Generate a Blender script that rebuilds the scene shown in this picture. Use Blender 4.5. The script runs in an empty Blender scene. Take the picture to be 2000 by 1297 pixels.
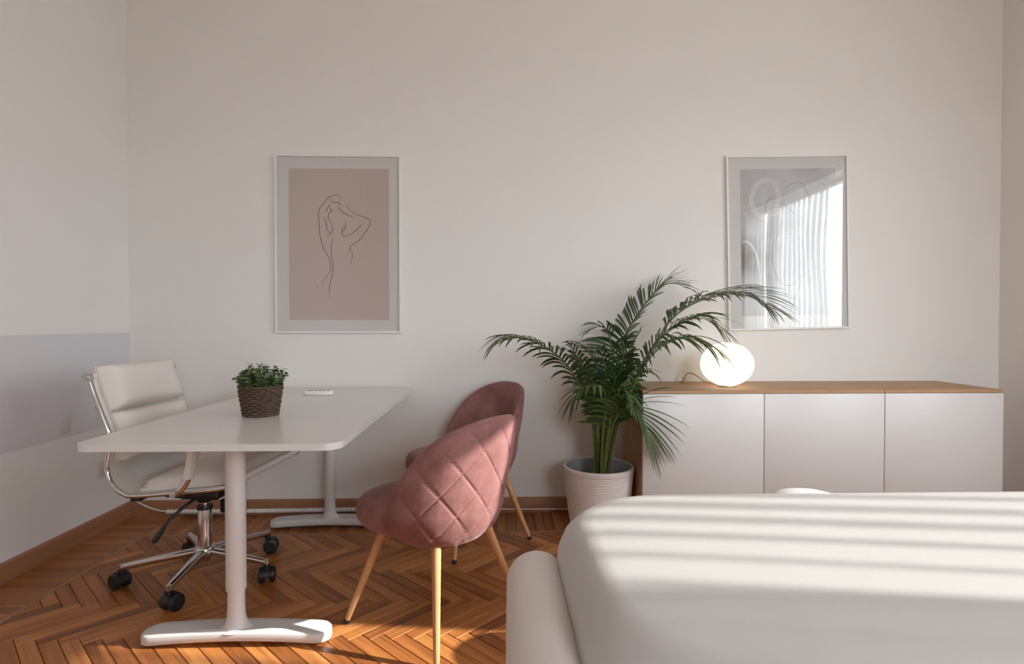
import bpy, bmesh, math, random
from mathutils import Vector, Matrix, Quaternion
PI = math.pi
S = bpy.context.scene
C = S.collection
R = math.radians

# ------------------------------------------------------------------ camera
CAM_H = 1.0865
cam_d = bpy.data.cameras.new('camera')
cam = bpy.data.objects.new('camera', cam_d)
C.objects.link(cam)
cam_d.sensor_width = 36
cam_d.lens = 36 * 1104.9 / 2000
cam_d.clip_start = 0.02
cam.location = (0, 0, CAM_H)
cam.rotation_euler = (PI / 2 - .0146, 0, -.0282)
S.camera = cam

# ------------------------------------------------------------------ world, sun, exposure
W = bpy.data.worlds.new('sky')
S.world = W
W.use_nodes = True
wn, wl = W.node_tree.nodes, W.node_tree.links
wn.clear()
w_out = wn.new('ShaderNodeOutputWorld')
w_bg = wn.new('ShaderNodeBackground')
w_tc = wn.new('ShaderNodeTexCoord')
w_sep = wn.new('ShaderNodeSeparateXYZ')
w_rmp = wn.new('ShaderNodeValToRGB')
w_map = wn.new('ShaderNodeMapRange')
w_map.inputs['From Min'].default_value = -1
wl.new(w_tc.outputs['Generated'], w_sep.inputs[0])
wl.new(w_sep.outputs['Z'], w_map.inputs['Value'])
wl.new(w_map.outputs[0], w_rmp.inputs[0])
wl.new(w_rmp.outputs[0], w_bg.inputs[0])
wl.new(w_bg.outputs[0], w_out.inputs[0])
cr = w_rmp.color_ramp
cr.elements[0].position = .47
cr.elements[0].color = (.33, .33, .32, 1)
cr.elements[1].position = .53
cr.elements[1].color = (.84, .92, 1.0, 1)
w_bg.inputs['Strength'].default_value = 9.9

SUN_DIR = Vector((-1, .108, -.526)).normalized()
sd = bpy.data.lights.new('sun', 'SUN')
sd.energy = 9.0
sd.angle = R(.65)
sd.color = (1, .97, .93)
so = bpy.data.objects.new('sun', sd)
C.objects.link(so)
so.rotation_euler = SUN_DIR.to_track_quat('-Z', 'Y').to_euler()
so.location = (8, -1, 5)

# sky portals in the window openings (they only guide the sampling of the sky)
WINDOWS = [(-.2, 1.70, .85, 2.41)]           # y0, y1, z0, z1 in the right wall
REAR = (1.0, 2.6, .85, 2.8)                     # x0, x1, z0, z1 in the wall behind the camera, opening added for fill light
YW, XL, XR, YB, ZC = 3.2523, -2.0692, 2.9635, -2.7, 3.25
for (y0, y1, z0, z1) in WINDOWS:
    pd = bpy.data.lights.new('window_portal', 'AREA')
    pd.shape = 'RECTANGLE'
    pd.size = z1 - z0
    pd.size_y = y1 - y0
    pd.cycles.is_portal = True
    po = bpy.data.objects.new('window_portal', pd)
    C.objects.link(po)
    po.location = (XR + .26, (y0 + y1) / 2, (z0 + z1) / 2)
    po.rotation_euler = (0, R(90), 0)

pd = bpy.data.lights.new('window_portal', 'AREA')
pd.shape = 'RECTANGLE'
pd.size = REAR[1] - REAR[0]
pd.size_y = REAR[3] - REAR[2]
pd.cycles.is_portal = True
po = bpy.data.objects.new('window_portal', pd)
C.objects.link(po)
po.location = ((REAR[0] + REAR[1]) / 2, YB - .26, (REAR[2] + REAR[3]) / 2)
po.rotation_euler = (R(90), 0, 0)

vs = S.view_settings
vs.view_transform = 'Standard'
vs.look = 'None'
vs.gamma = 1
vs.use_curve_mapping = False
vs.exposure = 0.30
S.cycles.use_denoising = True
S.cycles.max_bounces = 14
S.cycles.diffuse_bounces = 8
S.cycles.glossy_bounces = 4
S.cycles.transparent_max_bounces = 16
S.cycles.caustics_reflective = False
S.cycles.caustics_refractive = False
S.cycles.sample_clamp_indirect = 8

# ------------------------------------------------------------------ materials
MATS = {}
def nodes_of(name):
    m = bpy.data.materials.new(name)
    m.use_nodes = True
    nt = m.node_tree
    return m, nt, nt.nodes['Principled BSDF']

def mat(name, col, rough=.5, metal=0, var=.05, nscale=30, bump=0, bscale=200, coat=0, sheen=0, spec=.5, bdist=.002):
    """plain procedural material: slight noise in colour, optional fine bump"""
    if name in MATS: return MATS[name]
    m, nt, b = nodes_of(name)
    N, L = nt.nodes.new, nt.links.new
    tc = N('ShaderNodeTexCoord')
    nz = N('ShaderNodeTexNoise'); nz.inputs['Scale'].default_value = nscale; nz.inputs['Detail'].default_value = 3
    L(tc.outputs['Object'], nz.inputs['Vector'])
    mx = N('ShaderNodeMix'); mx.data_type = 'RGBA'
    mx.inputs[6].default_value = (*[c * (1 - var) for c in col], 1)
    mx.inputs[7].default_value = (*[min(1, c * (1 + var)) for c in col], 1)
    L(nz.outputs['Fac'], mx.inputs[0]); L(mx.outputs[2], b.inputs['Base Color'])
    b.inputs['Roughness'].default_value = rough
    b.inputs['Metallic'].default_value = metal
    b.inputs['Coat Weight'].default_value = coat
    b.inputs['Specular IOR Level'].default_value = spec
    if sheen:
        b.inputs['Sheen Weight'].default_value = sheen
        b.inputs['Sheen Roughness'].default_value = .4
    if bump:
        n2 = N('ShaderNodeTexNoise'); n2.inputs['Scale'].default_value = bscale; n2.inputs['Detail'].default_value = 2
        L(tc.outputs['Object'], n2.inputs['Vector'])
        bp = N('ShaderNodeBump'); bp.inputs['Strength'].default_value = bump; bp.inputs['Distance'].default_value = bdist
        L(n2.outputs['Fac'], bp.inputs['Height']); L(bp.outputs[0], b.inputs['Normal'])
    MATS[name] = m
    return m

def wood(name, dark, mid, light, rough=.4, axis='x', scale=1.0, use_uv=False, rnd=.0, coat=0, bump=.15):
    """wood with grain along one axis (object coordinates, or u of the uv map with a random offset for each piece)"""
    if name in MATS: return MATS[name]
    m, nt, b = nodes_of(name)
    N, L = nt.nodes.new, nt.links.new
    tc = N('ShaderNodeTexCoord')
    oi = N('ShaderNodeObjectInfo'); ge = N('ShaderNodeNewGeometry')
    ad = N('ShaderNodeMath'); ad.operation = 'ADD'
    L(oi.outputs['Random'], ad.inputs[0]); L(ge.outputs['Random Per Island'], ad.inputs[1])
    fr = N('ShaderNodeMath'); fr.operation = 'FRACT'; L(ad.outputs[0], fr.inputs[0])
    off = N('ShaderNodeVectorMath'); off.operation = 'ADD'
    mul = N('ShaderNodeMath'); mul.operation = 'MULTIPLY'; mul.inputs[1].default_value = 37.0 if use_uv else 0
    L(fr.outputs[0], mul.inputs[0])
    L(tc.outputs['UV' if use_uv else 'Object'], off.inputs[0]); L(mul.outputs[0], off.inputs[1])
    mp = N('ShaderNodeMapping')
    k = {'x': (1.6, 34, 34), 'y': (34, 1.6, 34), 'z': (34, 34, 1.6)}[axis]
    mp.inputs['Scale'].default_value = tuple(v * scale for v in k)
    L(off.outputs[0], mp.inputs['Vector'])
    n1 = N('ShaderNodeTexNoise'); n1.inputs['Scale'].default_value = 1.0; n1.inputs['Detail'].default_value = 6; n1.inputs['Roughness'].default_value = .65; n1.inputs['Distortion'].default_value = .6
    L(mp.outputs[0], n1.inputs['Vector'])
    mp2 = N('ShaderNodeMapping'); mp2.inputs['Scale'].default_value = tuple(v * scale * (5 if v > 10 else 2.5) for v in k)
    L(off.outputs[0], mp2.inputs['Vector'])
    n2 = N('ShaderNodeTexNoise'); n2.inputs['Scale'].default_value = 1.0; n2.inputs['Detail'].default_value = 3
    L(mp2.outputs[0], n2.inputs['Vector'])
    mm = N('ShaderNodeMath'); mm.operation = 'MULTIPLY_ADD'; mm.inputs[1].default_value = .35
    L(n2.outputs['Fac'], mm.inputs[0]); L(n1.outputs['Fac'], mm.inputs[2])
    # whole-piece tone
    mr = N('ShaderNodeMapRange'); mr.inputs['To Min'].default_value = -rnd - .175; mr.inputs['To Max'].default_value = rnd - .175
    L(fr.outputs[0], mr.inputs['Value'])
    a2 = N('ShaderNodeMath'); a2.operation = 'ADD'; L(mm.outputs[0], a2.inputs[0]); L(mr.outputs[0], a2.inputs[1])
    cr = N('ShaderNodeValToRGB'); e = cr.color_ramp.elements
    e[0].position = .22; e[0].color = (*dark, 1); e[1].position = .8; e[1].color = (*light, 1)
    x = e.new(.5); x.color = (*mid, 1)
    L(a2.outputs[0], cr.inputs[0]); L(cr.outputs[0], b.inputs['Base Color'])
    b.inputs['Roughness'].default_value = rough
    b.inputs['Specular IOR Level'].default_value = .32
    b.inputs['Coat Weight'].default_value = coat; b.inputs['Coat Roughness'].default_value = .25
    if bump:
        bp = N('ShaderNodeBump'); bp.inputs['Strength'].default_value = bump; bp.inputs['Distance'].default_value = .0015
        L(n2.outputs['Fac'], bp.inputs['Height']); L(bp.outputs[0], b.inputs['Normal'])
    MATS[name] = m
    return m

M_wall = mat('wall_paint', (.80, .788, .76), .9, var=.018, nscale=2.5, bump=.25, bscale=160, spec=.2)
M_leftwall = mat('wall_paint_left', (.80, .785, .77), .9, var=.018, nscale=2.5, bump=.25, bscale=160, spec=.2)
M_band = mat('lilac_grey_band_paint', (.66, .655, .68), .85, var=.015, nscale=2.5, bump=.25, bscale=160, spec=.2)
M_ceil = mat('ceiling_paint', (.88, .87, .86), .95, var=.01)
M_subfloor = mat('parquet_joint', (.035, .017, .008), .9)
M_parquet = wood('oak_parquet', (.16, .050, .013), (.37, .132, .034), (.55, .235, .070), .34, 'x', 1.0, True, .19, coat=.08)
M_border = wood('oak_parquet_border', (.15, .050, .014), (.31, .12, .038), (.43, .185, .062), .36, 'x', 1.0, True, .12, coat=.08)
M_lath = wood('oak_border_lath', (.20, .09, .035), (.30, .145, .062), (.40, .20, .09), .4, 'x', 1.0, True, .05, coat=.2)
M_base = wood('baseboard_wood', (.24, .105, .050), (.33, .150, .075), (.39, .185, .097), .45, 'x', .6, True, .04, coat=.15)
M_deskwhite = mat('desk_white_laminate', (.69, .665, .645), .30, var=.01, nscale=8, bump=.04, bscale=500, coat=.15)
M_legwhite = mat('leg_white_powder_coat', (.63, .61, .595), .45, var=.015, nscale=60, bump=.08, bscale=700)
M_leather = mat('ivory_leather', (.71, .67, .61), .5, var=.03, nscale=14, bump=.2, bscale=330, spec=.4)
M_leather2 = mat('ivory_leather_sling', (.66, .64, .605), .55, var=.03, nscale=14, bump=.2, bscale=330, spec=.35)
M_chrome = mat('chrome', (.66, .64, .62), .12, 1, var=.01)
M_steel = mat('brushed_aluminium', (.62, .60, .57), .3, 1, var=.03)
M_black = mat('black_plastic', (.012, .012, .013), .42, var=.2, bump=.05, bscale=300)
M_blackmetal = mat('black_metal', (.015, .015, .016), .35, .3)
M_velvet = None
M_chairleg = wood('beech_print_leg', (.36, .18, .075), (.52, .29, .13), (.62, .37, .18), .42, 'z', .55, False, 0, bump=.05)
M_veneer = wood('oak_veneer', (.34, .19, .095), (.45, .27, .145), (.52, .33, .19), .5, 'x', .55, False, 0, bump=.08)
M_veneer_side = wood('walnut_stained_veneer_side', (.34, .19, .095), (.45, .27, .145), (.52, .33, .19), .5, 'z', .55, False, 0, bump=.08)
M_gloss = mat('satin_gloss_white_door', (.69, .68, .665), .36, var=.004, nscale=3, coat=0)
M_pot = mat('ribbed_white_pot', (.74, .69, .65), .7, var=.06, nscale=40, bump=.2, bscale=120)
M_potin = mat('pot_inside_grey', (.34, .345, .36), .6, var=.08)
M_soil = mat('dark_soil', (.035, .025, .018), .95, var=.4, nscale=60, bump=.8, bscale=90, bdist=.01)
M_whiteframe = mat('white_lacquer_frame', (.80, .80, .79), .35, var=.01)
M_mount = mat('white_passepartout', (.68, .675, .66), .85, var=.01, nscale=200)
M_ink = mat('dark_ink', (.06, .04, .055), .8)
M_vinyl = mat('white_vinyl_upholstery', (.55, .54, .525), .42, var=.02, nscale=5, bump=.12, bscale=420, spec=.45)
M_vinyl2 = mat('taupe_white_vinyl_bolster', (.72, .665, .625), .5, var=.02, nscale=5, bump=.12, bscale=420, spec=.4)
M_cable = mat('white_cable_plastic', (.72, .70, .67), .5)
M_sock = mat('socket_plastic', (.62, .60, .58), .4)
M_device = mat('white_device_plastic', (.82, .83, .82), .3)
M_keys = mat('grey_keys', (.20, .20, .21), .5)
M_winframe = mat('white_window_paint', (.78, .77, .75), .4)

def velvet():
    m, nt, b = nodes_of('pink_velvet')
    N, L = nt.nodes.new, nt.links.new
    tc = N('ShaderNodeTexCoord')
    nz = N('ShaderNodeTexNoise'); nz.inputs['Scale'].default_value = 9; nz.inputs['Detail'].default_value = 5; nz.inputs['Roughness'].default_value = .6
    L(tc.outputs['Object'], nz.inputs['Vector'])
    cr = N('ShaderNodeValToRGB'); e = cr.color_ramp.elements
    e[0].position = .3; e[0].color = (.19, .082, .072, 1); e[1].position = .72; e[1].color = (.325, .16, .150, 1)
    L(nz.outputs['Fac'], cr.inputs[0]); L(cr.outputs[0], b.inputs['Base Color'])
    b.inputs['Roughness'].default_value = .75
    b.inputs['Specular IOR Level'].default_value = .25
    b.inputs['Sheen Weight'].default_value = .28
    b.inputs['Sheen Roughness'].default_value = .35
    b.inputs['Sheen Tint'].default_value = (1, .78, .78, 1)
    n2 = N('ShaderNodeTexNoise'); n2.inputs['Scale'].default_value = 60; n2.inputs['Detail'].default_value = 4
    L(tc.outputs['Object'], n2.inputs['Vector'])
    bp = N('ShaderNodeBump'); bp.inputs['Strength'].default_value = .25; bp.inputs['Distance'].default_value = .003
    L(n2.outputs['Fac'], bp.inputs['Height']); L(bp.outputs[0], b.inputs['Normal'])
    return m
M_velvet = velvet()

def leafmat(name, c1, c2, rough=.45, trans=.15):
    m, nt, b = nodes_of(name)
    N, L = nt.nodes.new, nt.links.new
    ge = N('ShaderNodeNewGeometry')
    mx = N('ShaderNodeMix'); mx.data_type = 'RGBA'
    mx.inputs[6].default_value = (*c1, 1); mx.inputs[7].default_value = (*c2, 1)
    L(ge.outputs['Random Per Island'], mx.inputs[0]); L(mx.outputs[2], b.inputs['Base Color'])
    b.inputs['Roughness'].default_value = rough
    tr = N('ShaderNodeBsdfTranslucent'); L(mx.outputs[2], tr.inputs[0])
    ms = N('ShaderNodeMixShader'); ms.inputs[0].default_value = trans
    L(b.outputs[0], ms.inputs[1]); L(tr.outputs[0], ms.inputs[2])
    L(ms.outputs[0], nt.nodes['Material Output'].inputs[0])
    return m
M_palm = leafmat('palm_leaf', (.022, .055, .013), (.072, .130, .030))
M_palmstem = mat('palm_stem', (.12, .165, .04), .5, var=.4, nscale=25)
M_bush = leafmat('artificial_bush_leaf', (.030, .070, .020), (.17, .23, .075), .6)
M_bushstem = mat('bush_stem', (.07, .09, .03), .6)

def glassmat():
    m = bpy.data.materials.new('picture_glass'); m.use_nodes = True
    nt = m.node_tree; nt.nodes.clear(); N, L = nt.nodes.new, nt.links.new
    o = N('ShaderNodeOutputMaterial'); fz = N('ShaderNodeFresnel'); fz.inputs[0].default_value = 1.5
    mul = N('ShaderNodeMath'); mul.operation = 'MULTIPLY'; mul.inputs[1].default_value = 3.0
    cl = N('ShaderNodeMath'); cl.operation = 'MINIMUM'; cl.inputs[1].default_value = .19
    ge = N('ShaderNodeNewGeometry'); inv = N('ShaderNodeMath'); inv.operation = 'SUBTRACT'; inv.inputs[0].default_value = 1
    m2 = N('ShaderNodeMath'); m2.operation = 'MULTIPLY'
    t = N('ShaderNodeBsdfTransparent'); g = N('ShaderNodeBsdfGlossy'); g.inputs['Roughness'].default_value = .0
    ms = N('ShaderNodeMixShader')
    L(fz.outputs[0], mul.inputs[0]); L(mul.outputs[0], cl.inputs[0]); L(ge.outputs['Backfacing'], inv.inputs[1]); L(cl.outputs[0], m2.inputs[0]); L(inv.outputs[0], m2.inputs[1]); L(m2.outputs[0], ms.inputs[0]); L(t.outputs[0], ms.inputs[1]); L(g.outputs[0], ms.inputs[2]); L(ms.outputs[0], o.inputs[0])
    return m
M_glass = glassmat()

def sheermat(name, transp):
    m = bpy.data.materials.new(name); m.use_nodes = True
    nt = m.node_tree; nt.nodes.clear(); N, L = nt.nodes.new, nt.links.new
    o = N('ShaderNodeOutputMaterial')
    t = N('ShaderNodeBsdfTransparent'); d = N('ShaderNodeBsdfDiffuse'); d.inputs[0].default_value = (.85, .85, .84, 1)
    tl = N('ShaderNodeBsdfTranslucent'); tl.inputs[0].default_value = (.85, .85, .84, 1)
    a = N('ShaderNodeMixShader'); a.inputs[0].default_value = .5
    ms = N('ShaderNodeMixShader'); ms.inputs[0].default_value = 1 - transp
    L(d.outputs[0], a.inputs[1]); L(tl.outputs[0], a.inputs[2]); L(t.outputs[0], ms.inputs[1]); L(a.outputs[0], ms.inputs[2]); L(ms.outputs[0], o.inputs[0])
    return m
M_sheer = sheermat('sheer_fabric', .58)
M_sheer_dense = sheermat('dense_sheer_fabric', .05)

def lampmat():
    m, nt, b = nodes_of('lit_opal_glass')
    b.inputs['Base Color'].default_value = (.42, .39, .34, 1)
    b.inputs['Roughness'].default_value = .25
    b.inputs['Emission Color'].default_value = (1, .86, .67, 1)
    b.inputs['Emission Strength'].default_value = 1.1
    return m
M_lamp = lampmat()

# ------------------------------------------------------------------ geometry helpers
def cat(pts, n=8, closed=False):
    """Catmull-Rom through the points (any dimension)"""
    pts = [Vector(p) for p in pts]; out = []
    m = len(pts)
    for i in range(m if closed else m - 1):
        p0 = pts[(i - 1) % m] if closed or i > 0 else pts[0] * 2 - pts[1]
        p1 = pts[i]; p2 = pts[(i + 1) % m]
        p3 = pts[(i + 2) % m] if closed or i + 2 < m else pts[-1] * 2 - pts[-2]
        for k in range(n):
            t = k / n
            out.append(.5 * ((2 * p1) + (p2 - p0) * t + (2 * p0 - 5 * p1 + 4 * p2 - p3) * t * t + (3 * p1 - p0 - 3 * p2 + p3) * t ** 3))
    if not closed: out.append(pts[-1].copy())
    return out

class G:
    def __init__(s): s.bm = bmesh.new()
    def quad(s, *ps):
        return s.bm.faces.new([s.bm.verts.new(p) for p in ps])
    def box(s, x0, x1, y0, y1, z0, z1, r=0, seg=2, M=None):
        t = bmesh.new()
        bmesh.ops.create_cube(t, size=1)
        for v in t.verts:
            v.co = Vector(((x0 + x1) / 2 + v.co.x * (x1 - x0), (y0 + y1) / 2 + v.co.y * (y1 - y0), (z0 + z1) / 2 + v.co.z * (z1 - z0)))
        if r: bmesh.ops.bevel(t, geom=t.edges[:], offset=r, segments=seg, affect='EDGES', profile=.5)
        if M is not None: bmesh.ops.transform(t, matrix=M, verts=t.verts[:])
        s.add(t); return s
    def add(s, t):
        vm = {v: s.bm.verts.new(v.co) for v in t.verts}
        for f in t.faces:
            try: s.bm.faces.new([vm[v] for v in f.verts])
            except ValueError: pass
        t.free()
    def grid(s, rows, closeu=False, closev=False):
        """rows: list of lists of points"""
        V = [[s.bm.verts.new(p) for p in r] for r in rows]
        a, b = len(V), len(V[0])
        for i in range(a if closeu else a - 1):
            for j in range(b if closev else b - 1):
                s.bm.faces.new((V[i][j], V[(i + 1) % a][j], V[(i + 1) % a][(j + 1) % b], V[i][(j + 1) % b]))
        return V
    def tube(s, pts, r, n=10, cap=True, flat=None):
        pts = [Vector(p) for p in pts]
        m = len(pts)
        rr = r if isinstance(r, (list, tuple)) else [r] * m
        tg = [(pts[min(i + 1, m - 1)] - pts[max(i - 1, 0)]).normalized() for i in range(m)]
        up = Vector((0, 0, 1)) if abs(tg[0].z) < .9 else Vector((0, 1, 0))
        nx = tg[0].cross(up).normalized(); rows = []
        for i in range(m):
            if i:
                q = tg[i - 1].rotation_difference(tg[i]); nx = q @ nx
                nx = (nx - tg[i] * nx.dot(tg[i])).normalized()
            ny = tg[i].cross(nx)
            fx, fy = flat if flat else (1, 1)
            rows.append([pts[i] + (nx * math.cos(a) * fx + ny * math.sin(a) * fy) * rr[i] for a in [2 * PI * k / n for k in range(n)]])
        V = s.grid(rows, closev=True)
        if cap:
            s.bm.faces.new(V[0][::-1]); s.bm.faces.new(V[-1])
        return s
    def lathe(s, prof, n=32, c=(0, 0, 0), M=None):
        """prof: list of (r, z); r==0 closes to a point"""
        c = Vector(c); rings = []
        for (r, z) in prof:
            if r < 1e-6: rings.append([s.bm.verts.new(c + Vector((0, 0, z)))])
            else: rings.append([s.bm.verts.new(c + Vector((r * math.cos(2 * PI * k / n), r * math.sin(2 * PI * k / n), z))) for k in range(n)])
        for a, b in zip(rings, rings[1:]):
            for k in range(n):
                k2 = (k + 1) % n
                if len(a) == 1 and len(b) == 1: continue
                if len(a) == 1: s.bm.faces.new((a[0], b[k2], b[k]))
                elif len(b) == 1: s.bm.faces.new((a[k], a[k2], b[0]))
                else: s.bm.faces.new((a[k], a[k2], b[k2], b[k]))
        if M is not None:
            bmesh.ops.transform(s.bm, matrix=M, verts=[v for r_ in rings for v in r_])
        return s
    def prism(s, poly, z0, z1, r=0, seg=2):
        t = bmesh.new()
        lo = [t.verts.new((p[0], p[1], z0)) for p in poly]
        hi = [t.verts.new((p[0], p[1], z1)) for p in poly]
        t.faces.new(lo[::-1]); t.faces.new(hi)
        n = len(poly)
        for i in range(n): t.faces.new((lo[i], lo[(i + 1) % n], hi[(i + 1) % n], hi[i]))
        if r:
            es = [e for e in t.edges if abs(e.verts[0].co.z - e.verts[1].co.z) < 1e-6]
            bmesh.ops.bevel(t, geom=es, offset=r, segments=seg, affect='EDGES', profile=.5)
        s.add(t); return s
    def build(s, name, m, parent=None, off=None, angle=38, uv=None, smooth=True):
        bm = s.bm
        if off is not None: bmesh.ops.translate(bm, vec=-Vector(off), verts=bm.verts[:])
        bmesh.ops.recalc_face_normals(bm, faces=bm.faces[:])
        if smooth:
            for f in bm.faces: f.smooth = True
            a = R(angle)
            for e in bm.edges:
                if len(e.link_faces) == 2 and e.calc_face_angle(0) > a: e.smooth = False
        if uv:
            ul = bm.loops.layers.uv.new('UVMap')
            for f in bm.faces:
                for l in f.loops: l[ul].uv = uv(l.vert.co, f)
        me = bpy.data.meshes.new(name)
        bm.to_mesh(me); bm.free()
        me.materials.append(m)
        o = bpy.data.objects.new(name, me)
        C.objects.link(o)
        if parent is not None: o.parent = parent
        return o

def tag(o, label, category, group=None):
    o['label'] = label; o['category'] = category
    if group: o['group'] = group
    return o
def thing(name, label, category, loc=(0, 0, 0), rot=(0, 0, 0), group=None):
    o = bpy.data.objects.new(name, None); o.empty_display_size = .1
    C.objects.link(o); o.location = loc; o.rotation_euler = rot
    return tag(o, label, category, group)
def struct(o):
    o['kind'] = 'structure'; return o
def rrect(x0, x1, y0, y1, r, n=8):
    out = []
    for (cx, cy, a0) in ((x1 - r, y0 + r, -90), (x1 - r, y1 - r, 0), (x0 + r, y1 - r, 90), (x0 + r, y0 + r, 180)):
        for k in range(n + 1):
            a = R(a0 + 90 * k / n); out.append((cx + r * math.cos(a), cy + r * math.sin(a)))
    return out

# ------------------------------------------------------------------ the room
T = .22
g = G(); g.box(XL - T, XR + T, YB - T, YW + T, -.12, -.009)
floor = struct(g.build('floor', M_subfloor))
g = G(); g.box(XL - T, XR + T, YW, YW + T, -.12, ZC)
wall_back = struct(g.build('wall_back', M_wall))
g = G(); g.box(XL - T, XL, YB, YW, -.12, ZC)
wall_left = struct(g.build('wall_left', M_leftwall))
g = G(); g.box(XL - .002, XL + .0015, YB, YW, .5398, 1.0371)
g.build('painted_band', M_band, wall_left)
g = G()
for b_ in ((XL - T, REAR[0], -.12, ZC), (REAR[1], XR + T, -.12, ZC), (REAR[0], REAR[1], -.12, REAR[2]), (REAR[0], REAR[1], REAR[3], ZC)):
    g.box(b_[0], b_[1], YB - T, YB, b_[2], b_[3])
wall_front = struct(g.build('wall_front', M_wall))
g = G(); g.box(XL - T, XR + T, YB - T, YW + T, ZC, ZC + .1)
struct(g.build('ceiling', M_ceil))
g = G()
ys = [YB]
for (y0, y1, z0, z1) in sorted(WINDOWS):
    g.box(XR, XR + T, ys[-1], y0, -.12, ZC)
    g.box(XR, XR + T, y0, y1, -.12, z0)
    g.box(XR, XR + T, y0, y1, z1, ZC)
    ys.append(y1)
g.box(XR, XR + T, ys[-1], YW, -.12, ZC)
wall_right = struct(g.build('wall_right', M_wall))

for i, (y0, y1, z0, z1) in enumerate(WINDOWS):
    wo = bpy.data.objects.new('window_%d' % (i + 1), None); C.objects.link(wo); wo.location = (XR + .12, (y0 + y1) / 2, z0); struct(wo)
    g = G(); x0, x1 = XR + .12, XR + .18; f = .05
    g.box(x0, x1, y0, y0 + f, z0, z1, .004); g.box(x0, x1, y1 - f, y1, z0, z1, .004)
    g.box(x0, x1, y0 + f, y1 - f, z1 - f, z1, .004); g.box(x0, x1, y0 + f, y1 - f, z0, z0 + f, .004)
    g.build('window_frame', M_winframe, wo, wo.location)
    g = G(); g.box(XR - .06, XR + .12, y0 - .03, y1 + .03, z0 - .03, z0, .006)
    g.build('window_sill', M_winframe, wo, wo.location)

wo = bpy.data.objects.new('window_2', None); C.objects.link(wo); wo.location = ((REAR[0] + REAR[1]) / 2, YB - .15, REAR[2]); struct(wo)  # unseen window, added to light the right of the back wall
g = G(); y0, y1 = YB - .18, YB - .12; f = .05
g.box(REAR[0], REAR[0] + f, y0, y1, REAR[2], REAR[3], .004); g.box(REAR[1] - f, REAR[1], y0, y1, REAR[2], REAR[3], .004)
g.box(REAR[0] + f, REAR[1] - f, y0, y1, REAR[3] - f, REAR[3], .004); g.box(REAR[0] + f, REAR[1] - f, y0, y1, REAR[2], REAR[2] + f, .004)
g.build('window_frame', M_winframe, wo, wo.location)
g = G(); g.box(REAR[0] - .03, REAR[1] + .03, YB - .12, YB + .06, REAR[2] - .03, REAR[2], .006)
g.build('window_sill', M_winframe, wo, wo.location)

# baseboards (profile: plank with rounded upper edge), uv along the length
def baseboard(name, a, b, nrm, h=.0857, t=.016):
    a, b, nrm = Vector(a), Vector(b), Vector(nrm)
    d = (b - a).normalized(); ln = (b - a).length
    prof = [(0, 0), (t, 0), (t, h - .012), (t * .8, h - .004), (t * .45, h), (0, h)]
    g = G(); g.grid([[a + d * (ln * k) + nrm * p[0] + Vector((0, 0, p[1])) for p in prof] for k in (0, 1)], closev=True)
    return struct(g.build(name, M_base, uv=lambda co, f: ((co - a).dot(d), co.z + nrm.dot(co - a))))
baseboard('baseboard_back', (XL, YW, 0), (XR, YW, 0), (0, -1, 0))
baseboard('baseboard_left', (XL, YB, 0), (XL, YW - .016, 0), (1, 0, 0))
baseboard('baseboard_right', (XR, YB, 0), (XR, YW - .016, 0), (-1, 0, 0))

# ------------------------------------------------------------------ parquet: herringbone field, lath, border
rng = random.Random(5)
PL, PW = .368, .0526
BX0, BX1, BY1, BY0 = XL + .275, XR - .3, YW - .325, YB + .3     # the herringbone field
CLIP = (BX0, BX1, BY0, BY1)
def clip_poly(poly):
    for axis, lim, sign in ((0, BX0, 1), (0, BX1, -1), (1, BY0, 1), (1, BY1, -1)):
        out = []
        for i in range(len(poly)):
            p, q = poly[i], poly[(i + 1) % len(poly)]
            ip, iq = (p[axis] - lim) * sign >= 0, (q[axis] - lim) * sign >= 0
            if ip: out.append(p)
            if ip != iq:
                t = (lim - p[axis]) / (q[axis] - p[axis])
                out.append((p[0] + (q[0] - p[0]) * t, p[1] + (q[1] - p[1]) * t))
        poly = out
        if not poly: return []
    return poly
def plank_bm(bm, poly, ztop, uvl, ux, org, uoff=(0, 0)):
    """chamfered plank; org/ux give the uv frame"""
    n = len(poly)
    cx = sum(p[0] for p in poly) / n; cy = sum(p[1] for p in poly) / n
    def inset(p, d):
        v = Vector((cx - p[0], cy - p[1])); l = v.length or 1
        return (p[0] + math.copysign(min(d, abs(v.x)), v.x), p[1] + math.copysign(min(d, abs(v.y)), v.y))
    lo = [bm.verts.new((p[0], p[1], -.009)) for p in poly]
    mid = [bm.verts.new((p[0], p[1], ztop - .0016)) for p in poly]
    hi = [bm.verts.new((*inset(p, .0016), ztop)) for p in poly]
    fs = [bm.faces.new(hi)]
    for i in range(n):
        j = (i + 1) % n
        fs.append(bm.faces.new((mid[i], mid[j], hi[j], hi[i])))
        fs.append(bm.faces.new((lo[i], lo[j], mid[j], mid[i])))
    uy = (-ux[1], ux[0])
    for f in fs:
        for l in f.loops:
            x, y = l.vert.co.x - org[0], l.vert.co.y - org[1]
            l[uvl].uv = (x * ux[0] + y * ux[1] + uoff[0], x * uy[0] + y * uy[1] + uoff[1])
def bm_object(bm, name, m, parent, loc=None, rot=0):
    me = bpy.data.meshes.new(name); bm.to_mesh(me); bm.free(); me.materials.append(m)
    o = bpy.data.objects.new(name, me); C.objects.link(o); o.parent = parent
    if loc is not None: o.location = loc; o.rotation_euler = (0, 0, rot)
    return o
cyw, syw = math.cos(.0282), math.sin(.0282)
def proj(p):
    x, y, z = p[0], p[1], p[2] - CAM_H
    xr = x * cyw - y * syw; yr = x * syw + y * cyw
    d = yr * math.cos(.0146) - z * math.sin(.0146); u = yr * math.sin(.0146) + z * math.cos(.0146)
    if d < .05: return (-9e9, -9e9, d)
    return (1000 + 1104.9 * xr / d, 648.5 - 1104.9 * u / d, d)
gap = .0009
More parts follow.
